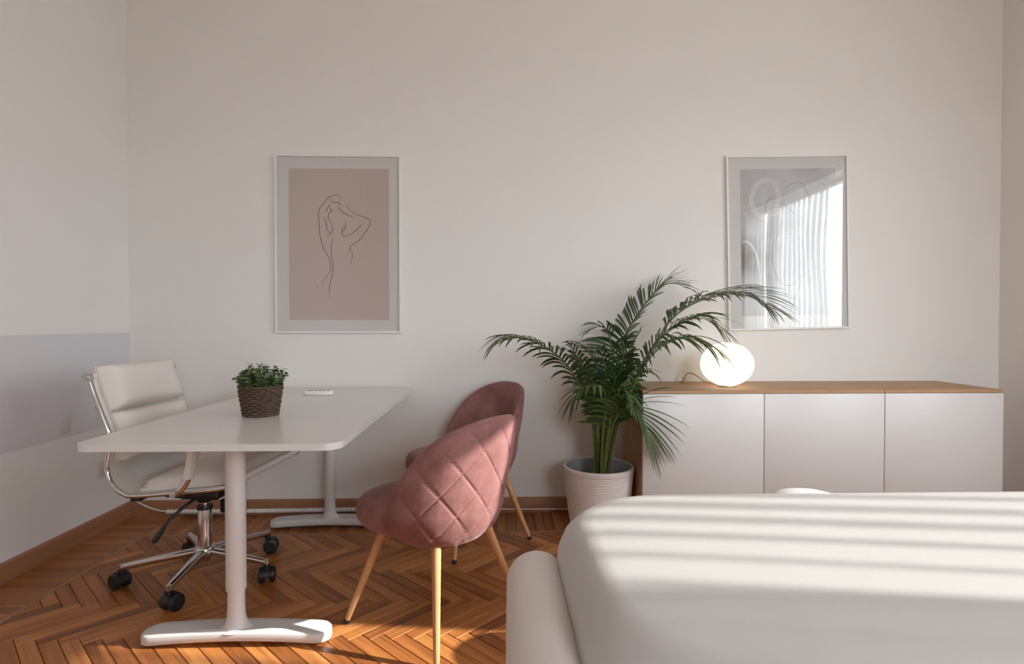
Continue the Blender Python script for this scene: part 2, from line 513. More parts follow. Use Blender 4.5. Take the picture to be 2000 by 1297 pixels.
c45 = math.sqrt(.5)
def rot45(p, o): return (o[0] + (p[0] + p[1]) * c45, o[1] + (-p[0] + p[1]) * c45)
ORG = (.012, 1.96 - PW * c45 * .5)
field = []
NJ = 12
for j in range(-NJ, NJ + 1):
    for i in range(-110, 111):
        bx, by = i * PW + j * PL, i * PW - j * PL
        for kind in (0, 1):
            if kind == 0: x0, x1, y0, y1 = bx, bx + PL, by, by + PW
            else: x0, x1, y0, y1 = bx, bx + PW, by + PW, by + PW + PL
            q = [rot45(p, ORG) for p in ((x0 + gap, y0 + gap), (x1 - gap, y0 + gap), (x1 - gap, y1 - gap), (x0 + gap, y1 - gap))]
            cpt = rot45(((x0 + x1) / 2, (y0 + y1) / 2), ORG)
            if cpt[0] < BX0 - .3 or cpt[0] > BX1 + .3 or cpt[1] < BY0 - .3 or cpt[1] > BY1 + .3: continue
            cl = clip_poly(q)
            if len(cl) < 3: continue
            ar = abs(sum(cl[k][0] * cl[(k + 1) % len(cl)][1] - cl[(k + 1) % len(cl)][0] * cl[k][1] for k in range(len(cl)))) / 2
            if ar < 2e-5: continue
            whole = ar > .995 * (PL - 2 * gap) * (PW - 2 * gap)
            px, py, d = proj((cpt[0], cpt[1], 0))
            vis = -60 < px < 1110 and 960 < py < 1380
            field.append((ar / d / d if vis else -1, kind, cpt, cl, whole))
field.sort(key=lambda f: -f[0])
pm = bmesh.new(); ul = pm.loops.layers.uv.new('UVMap')
hw, hl = PW / 2 - gap, PL / 2 - gap
plank_bm(pm, [(-hl, -hw), (hl, -hw), (hl, hw), (-hl, hw)], 0, ul, (1, 0), (0, 0))
plank_me = bpy.data.meshes.new('plank'); pm.to_mesh(plank_me); pm.free(); plank_me.materials.append(M_parquet)
rest = bmesh.new(); rul = rest.loops.layers.uv.new('UVMap')
nsingle = 0
for (sc_, kind, cpt, cl, whole) in field:
    ang = -PI / 4 if kind == 0 else PI / 4
    zt = rng.uniform(-.0005, .0002)
    if sc_ > 0 and nsingle < 298:
        nsingle += 1
        if whole:
            o = bpy.data.objects.new('plank', plank_me); C.objects.link(o); o.parent = floor
            o.location = (cpt[0], cpt[1], zt); o.rotation_euler = (rng.uniform(-.004, .004), 0, ang)
        else:
            b = bmesh.new(); l_ = b.loops.layers.uv.new('UVMap')
            ca, sa = math.cos(-ang), math.sin(-ang)
            loc = [((p[0] - cpt[0]) * ca - (p[1] - cpt[1]) * sa, (p[0] - cpt[0]) * sa + (p[1] - cpt[1]) * ca) for p in cl]
            plank_bm(b, loc, 0, l_, (1, 0), (0, 0))
            bm_object(b, 'plank', M_parquet, floor, (cpt[0], cpt[1], zt), ang)
    else:
        plank_bm(rest, cl, zt, rul, (math.cos(ang), math.sin(ang)), cpt, (rng.uniform(0, 30), rng.uniform(0, 30)))
o = bm_object(rest, 'parquet_planks', M_parquet, floor); o['kind'] = 'stuff'
# border planks, perpendicular to the walls, mitred by simple overlap at the corners
LW = .024
def border_plank(x0, x1, y0, y1, along):
    b = bmesh.new(); l_ = b.loops.layers.uv.new('UVMap')
    cx, cy = (x0 + x1) / 2, (y0 + y1) / 2
    hx, hy = (x1 - x0) / 2 - gap, (y1 - y0) / 2 - gap
    plank_bm(b, [(-hx, -hy), (hx, -hy), (hx, hy), (-hx, hy)], 0, l_, (1, 0) if along == 'x' else (0, 1), (0, 0))
    return bm_object(b, 'border_plank', M_border, floor, (cx, cy, rng.uniform(-.0005, .0001)))
yy = YW
while yy > 1.2:
    border_plank(XL, BX0 - LW, yy - .052, yy, 'x'); yy -= .052
xx = BX0 - LW
while xx < 1.35:
    border_plank(xx, xx + .052, BY1 + LW, YW, 'y'); xx += .052
b = bmesh.new(); l_ = b.loops.layers.uv.new('UVMap')
def bplank(x0, x1, y0, y1, along):
    plank_bm(b, [(x0 + gap, y0 + gap), (x1 - gap, y0 + gap), (x1 - gap, y1 - gap), (x0 + gap, y1 - gap)], rng.uniform(-.0005, .0001), l_, (1, 0) if along == 'x' else (0, 1), (x0, y0), (rng.uniform(0, 30), rng.uniform(0, 30)))
while xx < XR:
    bplank(xx, min(XR, xx + .052), BY1 + LW, YW, 'y'); xx += .052
while yy > YB:
    bplank(XL, BX0 - LW, max(YB, yy - .052), yy, 'x'); yy -= .052
yy = BY1 + LW
while yy > YB:
    bplank(BX1 + LW, XR, max(YB, yy - .052), yy, 'x'); yy -= .052
xx = BX0 - LW
while xx < BX1 + LW:
    bplank(xx, min(xx + .052, BX1 + LW), YB, BY0 - LW, 'y'); xx += .052
o = bm_object(b, 'border_planks_beyond', M_border, floor); o['kind'] = 'stuff'
for (x0, x1, y0, y1, al) in ((BX0 - LW, BX0, BY0 - LW, BY1 + LW, 'y'), (BX1, BX1 + LW, BY0 - LW, BY1 + LW, 'y'), (BX0, BX1, BY1, BY1 + LW, 'x'), (BX0, BX1, BY0 - LW, BY0, 'x')):
    bb = bmesh.new(); q_ = bb.loops.layers.uv.new('UVMap')
    plank_bm(bb, [(x0 + gap, y0 + gap), (x1 - gap, y0 + gap), (x1 - gap, y1 - gap), (x0 + gap, y1 - gap)], 0, q_, (1, 0) if al == 'x' else (0, 1), (x0, y0))
    bm_object(bb, 'border_lath', M_lath, floor)

# ------------------------------------------------------------------ curtains (seen mirrored in the right picture, they stripe the sun)
def curtain(name, label, x, y0, y1, z0, z1, period, A, B, m, seed):
    rr = random.Random(seed)
    o = thing(name, label, 'curtain', (x, (y0 + y1) / 2, z0))
    g = G(); n = int((y1 - y0) / period * 22)
    ph = [rr.uniform(-.5, .5) for _ in range(40)]
    rows = []
    NZ = 14
    for k in range(NZ + 1):
        z = z0 + (z1 - z0) * k / NZ; row = []
        for i in range(n + 1):
            s = (y1 - y0) * i / n
            w = 2 * PI * s / period + .3 * math.sin(s * 9 + seed) + .15 * math.sin(k * .5 + s * 5)
            amp = .95 + .13 * math.sin(s * 13 + seed)
            env = min(1, s / .03, (y1 - y0 - s) / .03)
            row.append((x + A * amp * math.cos(w), y0 + s + B * env * amp * math.sin(w) + .012 * math.sin(k * .55 + s * 7) + env * .018 * math.sin(k * .42 + 1), z))
        rows.append(row)
    g.grid(rows); g.build('drape', m, o, o.location, angle=180)
    g = G(); g.box(x - .012, x + .012, y0, y1, z1 - .01, z1 + .03, .004)
    g.build('header_tape', m, o, o.location)
    return o
curtain('sheer_curtain', 'white sheer curtain mirrored in the glass of the grey abstract picture', XR + .03, .40, 1.43, .87, 2.385, .088, .020, .037, M_sheer, 3)
curtain('gathered_curtain', 'narrow densely gathered curtain between the two sheer panels', XR + .09, .18, .42, .87, 2.385, .06, .022, .018, M_sheer_dense, 7)
curtain('sheer_curtain', 'white sheer curtain panel farthest from the back wall', XR + .03, -.17, .24, .87, 2.385, .088, .020, .034, M_sheer, 5)
g = G(); g.tube([(XR - .05, -.45, 2.46), (XR - .05, 1.95, 2.46)], .012, 12)
rod = tag(g.build('curtain_rod', M_winframe), 'white curtain rod above the window on the right wall', 'curtain rod')

# ------------------------------------------------------------------ desk
DX0, DX1, DY0, DY1, DH = -1.262, -.470, 1.700, 3.226, .728
desk = thing('desk', 'white rectangular office desk with rounded corners and two column legs', 'desk', ((DX0 + DX1) / 2, (DY0 + DY1) / 2, 0))
L0 = desk.location
g = G(); g.prism(rrect(DX0, DX1, DY0, DY1, .055, 10), DH - .021, DH, .004, 3)
g.build('tabletop', M_deskwhite, desk, L0)
g = G()
for x in (-1.12, -.66): g.box(x - .02, x + .02, 1.86, 3.10, DH - .055, DH - .021, .004)
g.build('under_frame', M_legwhite, desk, L0)
for cy in (1.955, 3.05):
    cxl = -.892
    g = G(); g.lathe([(0, .175), (.0265, .175), (.032, .176), (.033, .180), (.033, DH - .05), (0, DH - .05)], 32, (cxl, cy, 0))
    leg = g.build('leg', M_legwhite, desk, L0)
    g = G(); g.lathe([(0, .03), (.055, .047), (.042, .055), (.034, .068), (.0295, .09), (.028, .12), (.028, .20), (0, .20)], 32, (cxl, cy, 0))
    g.build('inner_tube', M_legwhite, leg, L0)
    g = G(); g.box(cxl - .26, cxl + .26, cy - .035, cy + .035, DH - .055, DH - .021, .005)
    g.build('cross_bracket', M_legwhite, leg, L0)
    # foot: long arched runner with rounded ends
    g = G(); rows = []; n = 40; hl_ = .318
    out = rrect(-hl_, hl_, -.05, .05, .046, 10)
    def arch(x): return 1 - (abs(x) / hl_) ** 2
    def ring(ins, zf):
        r_ = []
        for (x, y) in out:
            k = 1 - ins / .05
            xx = x * (1 - ins / hl_); yy = y * k
            r_.append((cxl + .005 + xx, cy + yy, zf(xx)))
        return r_
    top = lambda x: .038 + .014 * arch(x)
    bot = lambda x: .004 + .016 * arch(x)
    dense = []
    for i in range(len(out)):
        p, q = out[i], out[(i + 1) % len(out)]
        st = max(1, int(math.hypot(q[0] - p[0], q[1] - p[1]) / .03))
        for k in range(st): dense.append((p[0] + (q[0] - p[0]) * k / st, p[1] + (q[1] - p[1]) * k / st))
    out = dense
    rows = [ring(.04, bot), ring(.004, bot), ring(0, lambda x: bot(x) + .004), ring(0, lambda x: top(x) - .006), ring(.002, lambda x: top(x) - .002), ring(.006, top), ring(.03, top)]
    V = g.grid(rows, closev=True)
    g.bm.faces.new(V[-1])
    g.bm.faces.new(V[0][::-1])
    ft = g.build('foot', M_legwhite, leg, L0, angle=50)
    for sx in (-.27, .27):
        g = G(); g.lathe([(0, 0), (.014, 0), (.014, .012), (0, .012)], 16, (cxl + .005 + sx, cy, 0))
        g.build('glide', M_black, leg, L0)

# ------------------------------------------------------------------ basket plant on the desk
BC = (-.921, 2.238, DH)
bp_ = thing('basket_plant', 'small leafy green plant in a dark brown wicker basket on the desk', 'potted plant', BC)
M_wick = mat('dark_wicker', (.085, .050, .031), .6, var=.75, nscale=55, bump=.3, bscale=250)
M_wick2 = mat('light_wicker', (.20, .125, .075), .6, var=.35, nscale=55, bump=.3, bscale=250)
g = G(); g.lathe([(0, 0), (.060, 0), (.0765, .112), (.072, .112), (.058, .006), (0, .006)], 40)
basket = g.build('basket', M_wick, bp_)
nstr = 13
for k in range(nstr):
    z = .006 + k * (.106 / (nstr - 1)); r0 = .0615 + (.0785 - .0615) * z / .115
    pts = []
    for i in range(120):
        a = 2 * PI * i / 120
        w = .0040 * math.sin(a * 13 + (k % 2) * PI) + .0005 * math.sin(a * 7 + k)
        pts.append(Vector(((r0 + w) * math.cos(a), (r0 + w) * math.sin(a), z + .0012 * math.sin(a * 5 + k * 1.7))))
    g = G(); rows = []
    for p in pts:
        rad = Vector((p.x, p.y, 0)).normalized()
        rows.append([p + (rad * math.cos(t) * .0032 + Vector((0, 0, 1)) * math.sin(t) * .0048) for t in [2 * PI * q / 6 for q in range(6)]])
    g.grid(rows, closeu=True, closev=True)
    g.build('woven_strand', M_wick, basket, angle=180)
g = G(); rows = []
for i in range(90):
    a = 2 * PI * i / 90; cc = Vector((.079 * math.cos(a), .079 * math.sin(a), .115 + .0015 * math.sin(a * 24)))
    rad = Vector((math.cos(a), math.sin(a), 0))
    rows.append([cc + (rad * math.cos(t) + Vector((0, 0, 1)) * math.sin(t)) * .0045 for t in [2 * PI * q / 7 for q in range(7)]])
g.grid(rows, closeu=True, closev=True); g.build('rim', M_wick, basket, angle=180)
g = G(); g.lathe([(0, .098), (.074, .096), (.074, .09), (0, .09)], 24); g.build('soil', M_soil, bp_)
r2 = random.Random(11)
gl, gs = G(), G()
def leaf(gx, base, d, nrm, ln, wd, fold=.15, bend=.15):
    d = d.normalized(); side = d.cross(nrm).normalized(); nrm = side.cross(d).normalized()
    sec = [(0, .12), (.3, .9), (.55, 1), (.8, .6), (1, .02)]
    rows = []
    for t, w in sec:
        c = base + d * (ln * t) + nrm * (-bend * ln * t * t)
        rows.append([c - side * wd * w + nrm * fold * wd * w, c, c + side * wd * w + nrm * fold * wd * w])
    gx.grid(rows)
for s in range(58):
    a = r2.uniform(0, 2 * PI); rad = .058 * math.sqrt(r2.random())
    tilt = (rad / .058) * R(36) * r2.uniform(.6, 1.15)
    ln = r2.uniform(.085, .122) * (1 - .38 * rad / .058)
    d0 = Vector((math.cos(a) * math.sin(tilt), math.sin(a) * math.sin(tilt), math.cos(tilt)))
    b0 = Vector((rad * math.cos(a), rad * math.sin(a), .096))
    bendv = Vector((r2.uniform(-.015, .015), r2.uniform(-.015, .015), 0))
    pts = [b0 + d0 * (ln * t / 5) + bendv * (t / 5) ** 2 for t in range(6)]
    gs.tube(pts, [.0014] * 5 + [.0006], 5)
    nl = int(ln / .0088)
    for k in range(2, nl + 1):
        t = k / nl
        c = b0 + d0 * (ln * t) + bendv * t * t
        for q in (0, 1):
            az = k * 1.57 + q * PI + r2.uniform(-.4, .4)
            ref = Vector((1, 0, 0)) if abs(d0.x) < .8 else Vector((0, 1, 0))
            u = d0.cross(ref).normalized(); v = d0.cross(u)
            out_ = u * math.cos(az) + v * math.sin(az)
            dd = (out_ + d0 * r2.uniform(.35, .9)).normalized()
            leaf(gl, c, dd, d0, r2.uniform(.018, .028) * (1 - .3 * t), r2.uniform(.0075, .0112) * (1 - .25 * t))
fo = gl.build('foliage', M_bush, bp_, angle=180); fo['kind'] = 'stuff'
st = gs.build('stems', M_bushstem, bp_); st['kind'] = 'stuff'

# ------------------------------------------------------------------ white remote on the desk
rm = thing('desk_remote', 'small white remote control lying flat near the far edge of the desk', 'remote control', (-.893, 2.875, DH), (0, 0, R(-5)))
g = G(); g.prism(rrect(-.073, .073, -.024, .024, .018, 8), .002, .022, .006, 3); g.build('case', M_device, rm)
g = G(); g.box(-.05, .06, -.018, .018, 0, .0022); g.build('battery_cover', M_sock, rm)
g = G(); g.prism(rrect(-.058, -.03, -.014, .014, .004, 4), .0215, .0225, .0004, 1); g.build('display', M_keys, rm)
for i in range(4):
    for j in range(2):
        g = G(); g.prism(rrect(-.018 + i * .02, -.006 + i * .02, -.013 + j * .016, -.003 + j * .016, .003, 4), .0215, .0235, .0006, 1)
        g.build('button', M_keys, rm)

# ------------------------------------------------------------------ office chair (local: faces +x, near side is -y)
oc = thing('office_chair', 'ivory leather office chair with chrome frame and five castors behind the desk', 'office chair', (-1.250, 2.455, 0), (0, 0, R(-5)))
PROF = [(x_ + .016, z_) for x_, z_ in [(-.330, .874), (-.306, .800), (-.276, .725), (-.252, .657), (-.252, .605), (-.262, .545), (-.257, .498), (-.234, .455), (-.194, .425), (-.150, .417), (.02, .432), (.17, .447), (.235, .462), (.270, .488)]]
PF = [Vector((p.x, 0, p.y)) for p in cat([(p[0], p[1], 0) for p in PROF], 8)]
def pnorm(i):
    a, b = PF[max(i - 1, 0)], PF[min(i + 1, len(PF) - 1)]
    t = (b - a).normalized()
    return Vector((-t.z, 0, t.x)) if (Vector((-t.z, 0, t.x)).dot(Vector((1, 0, 1))) > 0) else Vector((t.z, 0, -t.x))
HWC = .240
for sy in (-1, 1):
    g = G(); rows = []
    for i, p in enumerate(PF):
        nn = pnorm(i)
        rows.append([p + nn * (.0085 * math.cos(t)) + Vector((0, sy * HWC + .0075 * math.sin(t), 0)) for t in [2 * PI * k / 10 for k in range(10)]])
    V = g.grid(rows, closev=True); g.bm.faces.new(V[0]); g.bm.faces.new(V[-1])
    g.build('side_rail', M_chrome, oc)
g = G(); rows = []
for i, p in enumerate(PF):
    nn = pnorm(i)
    rows.append([p + nn * s_ + Vector((0, y, 0)) for (y, s_) in ((-HWC + .006, .003), (-.1, .0), (.1, .0), (HWC - .006, .003), (HWC - .006, .009), (0, .006), (-HWC + .006, .009))])
g.grid(rows, closev=True); g.build('sling', M_leather2, oc, angle=60)
for nm, e in (('top_roller', 0), ('front_roller', -1)):
    c = PF[e] + (Vector((0, 0, .004)) if e == 0 else Vector((0, 0, 0)))
    g = G(); g.tube([(c.x, -HWC - .004, c.z), (c.x, HWC + .004, c.z)], .015, 16); rl = g.build(nm, M_leather2, oc)
    for sy in (-1, 1):
        g = G(); g.tube([(c.x, sy * (HWC - .002), c.z), (c.x, sy * (HWC + .014), c.z)], .0185, 18)
        g.tube([(c.x, sy * (HWC + .013), c.z), (c.x, sy * (HWC + .018), c.z)], .009, 12)
        g.build('end_cap', M_steel, rl)
def plen():
    L_ = [0]
    for a, b in zip(PF, PF[1:]): L_.append(L_[-1] + (b - a).length)
    return L_
PLEN = plen()
def pf_at(s):
    for i in range(len(PF) - 1):
        if PLEN[i + 1] >= s:
            t = (s - PLEN[i]) / (PLEN[i + 1] - PLEN[i] + 1e-9)
            n_ = (pnorm(i) * (1 - t) + pnorm(i + 1) * t).normalized()
            return PF[i].lerp(PF[i + 1], t), n_
    return PF[-1], pnorm(len(PF) - 1)
def pad(name, s0, s1, hw, th, extra=0, parent=oc):
    """soft pad lying on the sling between two stations of the profile"""
    g = G(); ns, ny = 26, 26; rows_t, rows_b = [], []
    e = lambda t: max(0.0, 1 - abs(2 * t - 1) ** 7) ** .5
    for i in range(ns + 1):
        t = i / ns; s = s0 + (s1 - s0) * t
        p, n_ = pf_at(max(0, s))
        if s < 0:
            d_ = (PF[0] - PF[1]).normalized(); p = PF[0] + d_ * (-s)
        rt, rb = [], []
        for j in range(ny + 1):
            v = j / ny; y = (2 * v - 1) * hw
            h = th * min(e(t), e(v)) * (.88 + .12 * math.sin(PI * t) * math.sin(PI * v))
            rt.append(p + n_ * (.010 + .012 + h - .012 * (1 - min(e(t), e(v)))) + Vector((0, y, 0)))
            rb.append(p + n_ * (.009 + .012 * (1 - min(e(t), e(v)))) + Vector((0, y, 0)))
        rows_t.append(rt); rows_b.append(rb)
    g.grid(rows_t); g.grid(rows_b)
    bmesh.ops.remove_doubles(g.bm, verts=g.bm.verts[:], dist=.0012)
    # close the rim
    bd = [ed for ed in g.bm.edges if len(ed.link_faces) == 1]
    if bd:
        try: bmesh.ops.bridge_loops(g.bm, edges=bd)
        except Exception: pass
    return g.build(name, M_leather, parent, angle=60)
SB = PLEN[-1]
pad('upper_back_pad', -.042, .148, .212, .056)
pad('lower_back_pad', .154, .345, .212, .046)
pad('seat_pad', SB - .425, SB - .004, .215, .046)
# armrests: leather strap arm over a chrome bracket
for sy in (-1, 1):
    y = sy * (HWC + .030)
    arm_pts = cat([(-.262, y, .610), (-.20, y, .632), (-.06, y, .650), (.06, y, .652), (.105, y, .642), (.122, y, .610), (.118, y, .560), (.105, y, .500)], 6)
    g = G(); rows = []
    for i, p in enumerate(arm_pts):
        tg = (arm_pts[min(i + 1, len(arm_pts) - 1)] - arm_pts[max(i - 1, 0)]).normalized()
        nn = Vector((-tg.z, 0, tg.x))
        rows.append([p + nn * (.015 * math.copysign(abs(math.cos(t)) ** .6, math.cos(t))) + Vector((0, .024 * math.copysign(abs(math.sin(t)) ** .6, math.sin(t)), 0)) for t in [2 * PI * k / 12 for k in range(12)]])
    V = g.grid(rows, closev=True); g.bm.faces.new(V[0]); g.bm.faces.new(V[-1])
    arm = g.build('armrest', M_leather, oc)
    g = G(); g.tube(cat([(.106, y, .510), (.096, y, .485), (.072, y, .452), (.050, y - sy * .006, .437)], 5), .013, 10, flat=(1, .7))
    g.tube([(.050, sy * (HWC - .005), .437), (.050, sy * (HWC + .045), .437)], .0125, 12)
    g.build('front_bracket', M_chrome, arm)
    g = G(); g.tube([(-.290, y, .606), (-.245, y, .614)], .010, 10); g.tube([(-.262, sy * (HWC - .005), .608), (-.262, sy * (HWC + .05), .608)], .009, 10)
    g.build('rear_bracket', M_blackmetal, arm)
# back stay strap and spine hardware
g = G(); g.box(-.326, -.309, -.20, .20, .745, .785, .005); g.build('back_spreader', M_steel, oc)
g = G(); g.box(-.20, .16, -.055, .055, .372, .405, .012, 3); g.box(-.07, .10, -.075, .075, .350, .392, .014, 3)
g.box(.02, .06, -HWC + .01, HWC - .01, .408, .424, .004); g.box(-.16, -.12, -HWC + .01, HWC - .01, .392, .410, .004)
g.lathe([(0, .325), (.028, .325), (.036, .345), (.042, .372), (0, .372)], 20)
g.build('tilt_mechanism', M_black, oc)
g = G(); g.lathe([(0, -.02), (.03, -.018), (.036, 0), (.036, .012), (.03, .02), (0, .022)], 20, (-.13, -.02, .372)); g.build('mechanism_cap', M_black, oc)
g = G(); g.lathe([(0, .268), (.010, .268), (.013, .272), (.013, .3), (.0135, .325), (0, .33)], 16, (.068, .03, .0))
tk = g.build('tension_knob', M_black, oc)
g = G()
for k in range(6): g.lathe([(.0115, .272 + k * .009), (.016, .274 + k * .009), (.016, .278 + k * .009), (.0115, .280 + k * .009)], 16, (.068, .03, 0))
g.build('knob_ribs', M_black, tk)
lp = cat([(.01, -.06, .362), (-.005, -.12, .345), (-.030, -.17, .312), (-.046, -.195, .285)], 6)
g = G(); g.tube(lp, .0065, 8); lv = g.build('tilt_lever', M_black, oc)
g = G(); g.tube(cat([(-.045, -.194, .287), (-.054, -.202, .266), (-.070, -.212, .238), (-.076, -.216, .228)], 4), [.009, .011, .012, .0135, .014, .0145, .015, .0155, .0155, .015, .014, .012, .008], 10, flat=(1, .7))
g.build('lever_grip', M_black, lv)
# gas lift
g = G(); g.lathe([(0, .28), (.014, .28), (.014, .335), (0, .335)], 20); lift = g.build('gas_lift', M_chrome, oc)
g = G(); g.lathe([(0, .115), (.0285, .115), (.0285, .292), (.0275, .295), (0, .295)], 28); g.build('lift_column', M_chrome, lift)
g = G(); g.lathe([(.014, .293), (.031, .293), (.032, .297), (.032, .305), (.029, .309), (.014, .309)], 28); g.build('collar', M_black, lift)
g = G(); g.lathe([(0, .070), (.020, .072), (.024, .085), (.030, .09), (.043, .095), (.045, .105), (.045, .125), (.040, .133), (.028, .136), (0, .136)], 28)
hub = g.build('base_hub', M_chrome, oc)
for k in range(5):
    a = R(57 + 5 + 72 * k); ca, sa = math.cos(a), math.sin(a)
    Mx = Matrix.Rotation(a, 4, 'Z')
    g = G(); rows = []
    for i in range(13):
        t = i / 12; x = .03 + .275 * t
        zc = .112 - .012 * t - .010 * t * t; w = .021 - .009 * t; h = .016 - .005 * t
        rows.append([Mx @ Vector((x, w * math.copysign(abs(math.cos(q)) ** .55, math.cos(q)), zc + h * math.copysign(abs(math.sin(q)) ** .55, math.sin(q)))) for q in [2 * PI * j / 14 for j in range(14)]])
    V = g.grid(rows, closev=True); g.bm.faces.new(V[0]); g.bm.faces.new(V[-1])
    g.tube([Mx @ Vector((.302, 0, .074)), Mx @ Vector((.302, 0, .102))], .0105, 12)
    g.build('base_arm', M_chrome, oc)
    # castor: two wheels under a hood, trailing direction differs
    sw = R([20, -35, 160, 75, 110][k])
    Mc = Matrix.Translation(Mx @ Vector((.302, 0, 0))) @ Matrix.Rotation(sw, 4, 'Z') @ Matrix.Scale(1.22, 4)
    g = G(); g.lathe([(0, .056), (.011, .056), (.011, .068), (0, .068)], 14)
    hood = []
    for i in range(13):
        q = R(-20 + 200 * i / 12)
        hood.append([(.012 + .0285 * math.cos(q), yv, .0275 + .0285 * math.sin(q)) for yv in (-.012, -.006, .006, .012)])
    g.grid(hood)
    hb = []
    for i in range(13):
        q = R(-20 + 200 * i / 12)
        hb.append([(.012 + .024 * math.cos(q), yv, .0275 + .024 * math.sin(q)) for yv in (-.012, .012)])
    g.grid(hb)
    g.box(-.006, .026, -.006, .006, .02, .056, .003)
    bmesh.ops.transform(g.bm, matrix=Mc, verts=g.bm.verts[:])
    cs = g.build('castor', M_black, oc)
    for sy in (-1, 1):
        g = G(); g.lathe([(0, -.010), (.020, -.010), (.0262, -.007), (.0272, 0), (.0262, .007), (.020, .010), (.012, .0085), (0, .0085)], 22, (0, 0, 0), Mc @ Matrix.Translation((.012, sy * .017, .0272)) @ Matrix.Rotation(R(-90 * sy), 4, 'X'))
        g.build('wheel', M_black, cs)

# ------------------------------------------------------------------ pink velvet chairs (local: faces +x)
def shell_parts():
    # egg-shaped outline of the back in developed coordinates (u along the girth, z up)
    half = [(0, .775), (.085, .769), (.165, .744), (.235, .695), (.290, .626), (.332, .550), (.358, .478), (.362, .418), (.335, .372), (.270, .347), (.15, .337), (0, .333)]
    ol = cat([(a, b, 0) for a, b in half] + [(-a, b, 0) for a, b in half[-2:0:-1]], 10, closed=True)
    uc, zc_ = 0, .525
    RB = .235
    def surf(u, z):
        th = u / RB * .92
        th = max(-1.75, min(1.75, th))
        # plan curve: rounder at the back, wings run forward
        x = -RB * math.cos(th) * .98; y = RB * 1.04 * math.sin(th)
        k = (z - .40)
        low = max(0, .448 - z)
        rec = .20 * k * max(0, math.cos(th)) ** .7
        fl = 1 + .25 * k * math.sin(abs(th)) - 2.6 * low * low * 4
        return Vector((x * fl - rec + .014, y * fl, z))
    def nrm(u, z):
        e = .004
        a = surf(u + e, z) - surf(u - e, z); b = surf(u, z + e) - surf(u, z - e)
        n_ = a.cross(b).normalized()
        p = surf(u, z)
        if n_.dot(Vector((p.x, p.y, 0))) < 0: n_ = -n_
        return n_
    return ol, surf, nrm, zc_
OL, SURF, NRM, ZCN = shell_parts()
def quilt(u, z):
    a = (u * .94 + (z - .60) * .80) / .118; b_ = (u * .94 - (z - .60) * .80) / .118
    da = abs(a - round(a)) * .092; db = abs(b_ - round(b_)) * .092
    groove = math.exp(-(da / .0030) ** 2) + math.exp(-(db / .0030) ** 2)
    puff = math.cos(PI * (a - round(a))) * 0 + min(da, db) * .05
    return puff - .0036 * min(1, groove)
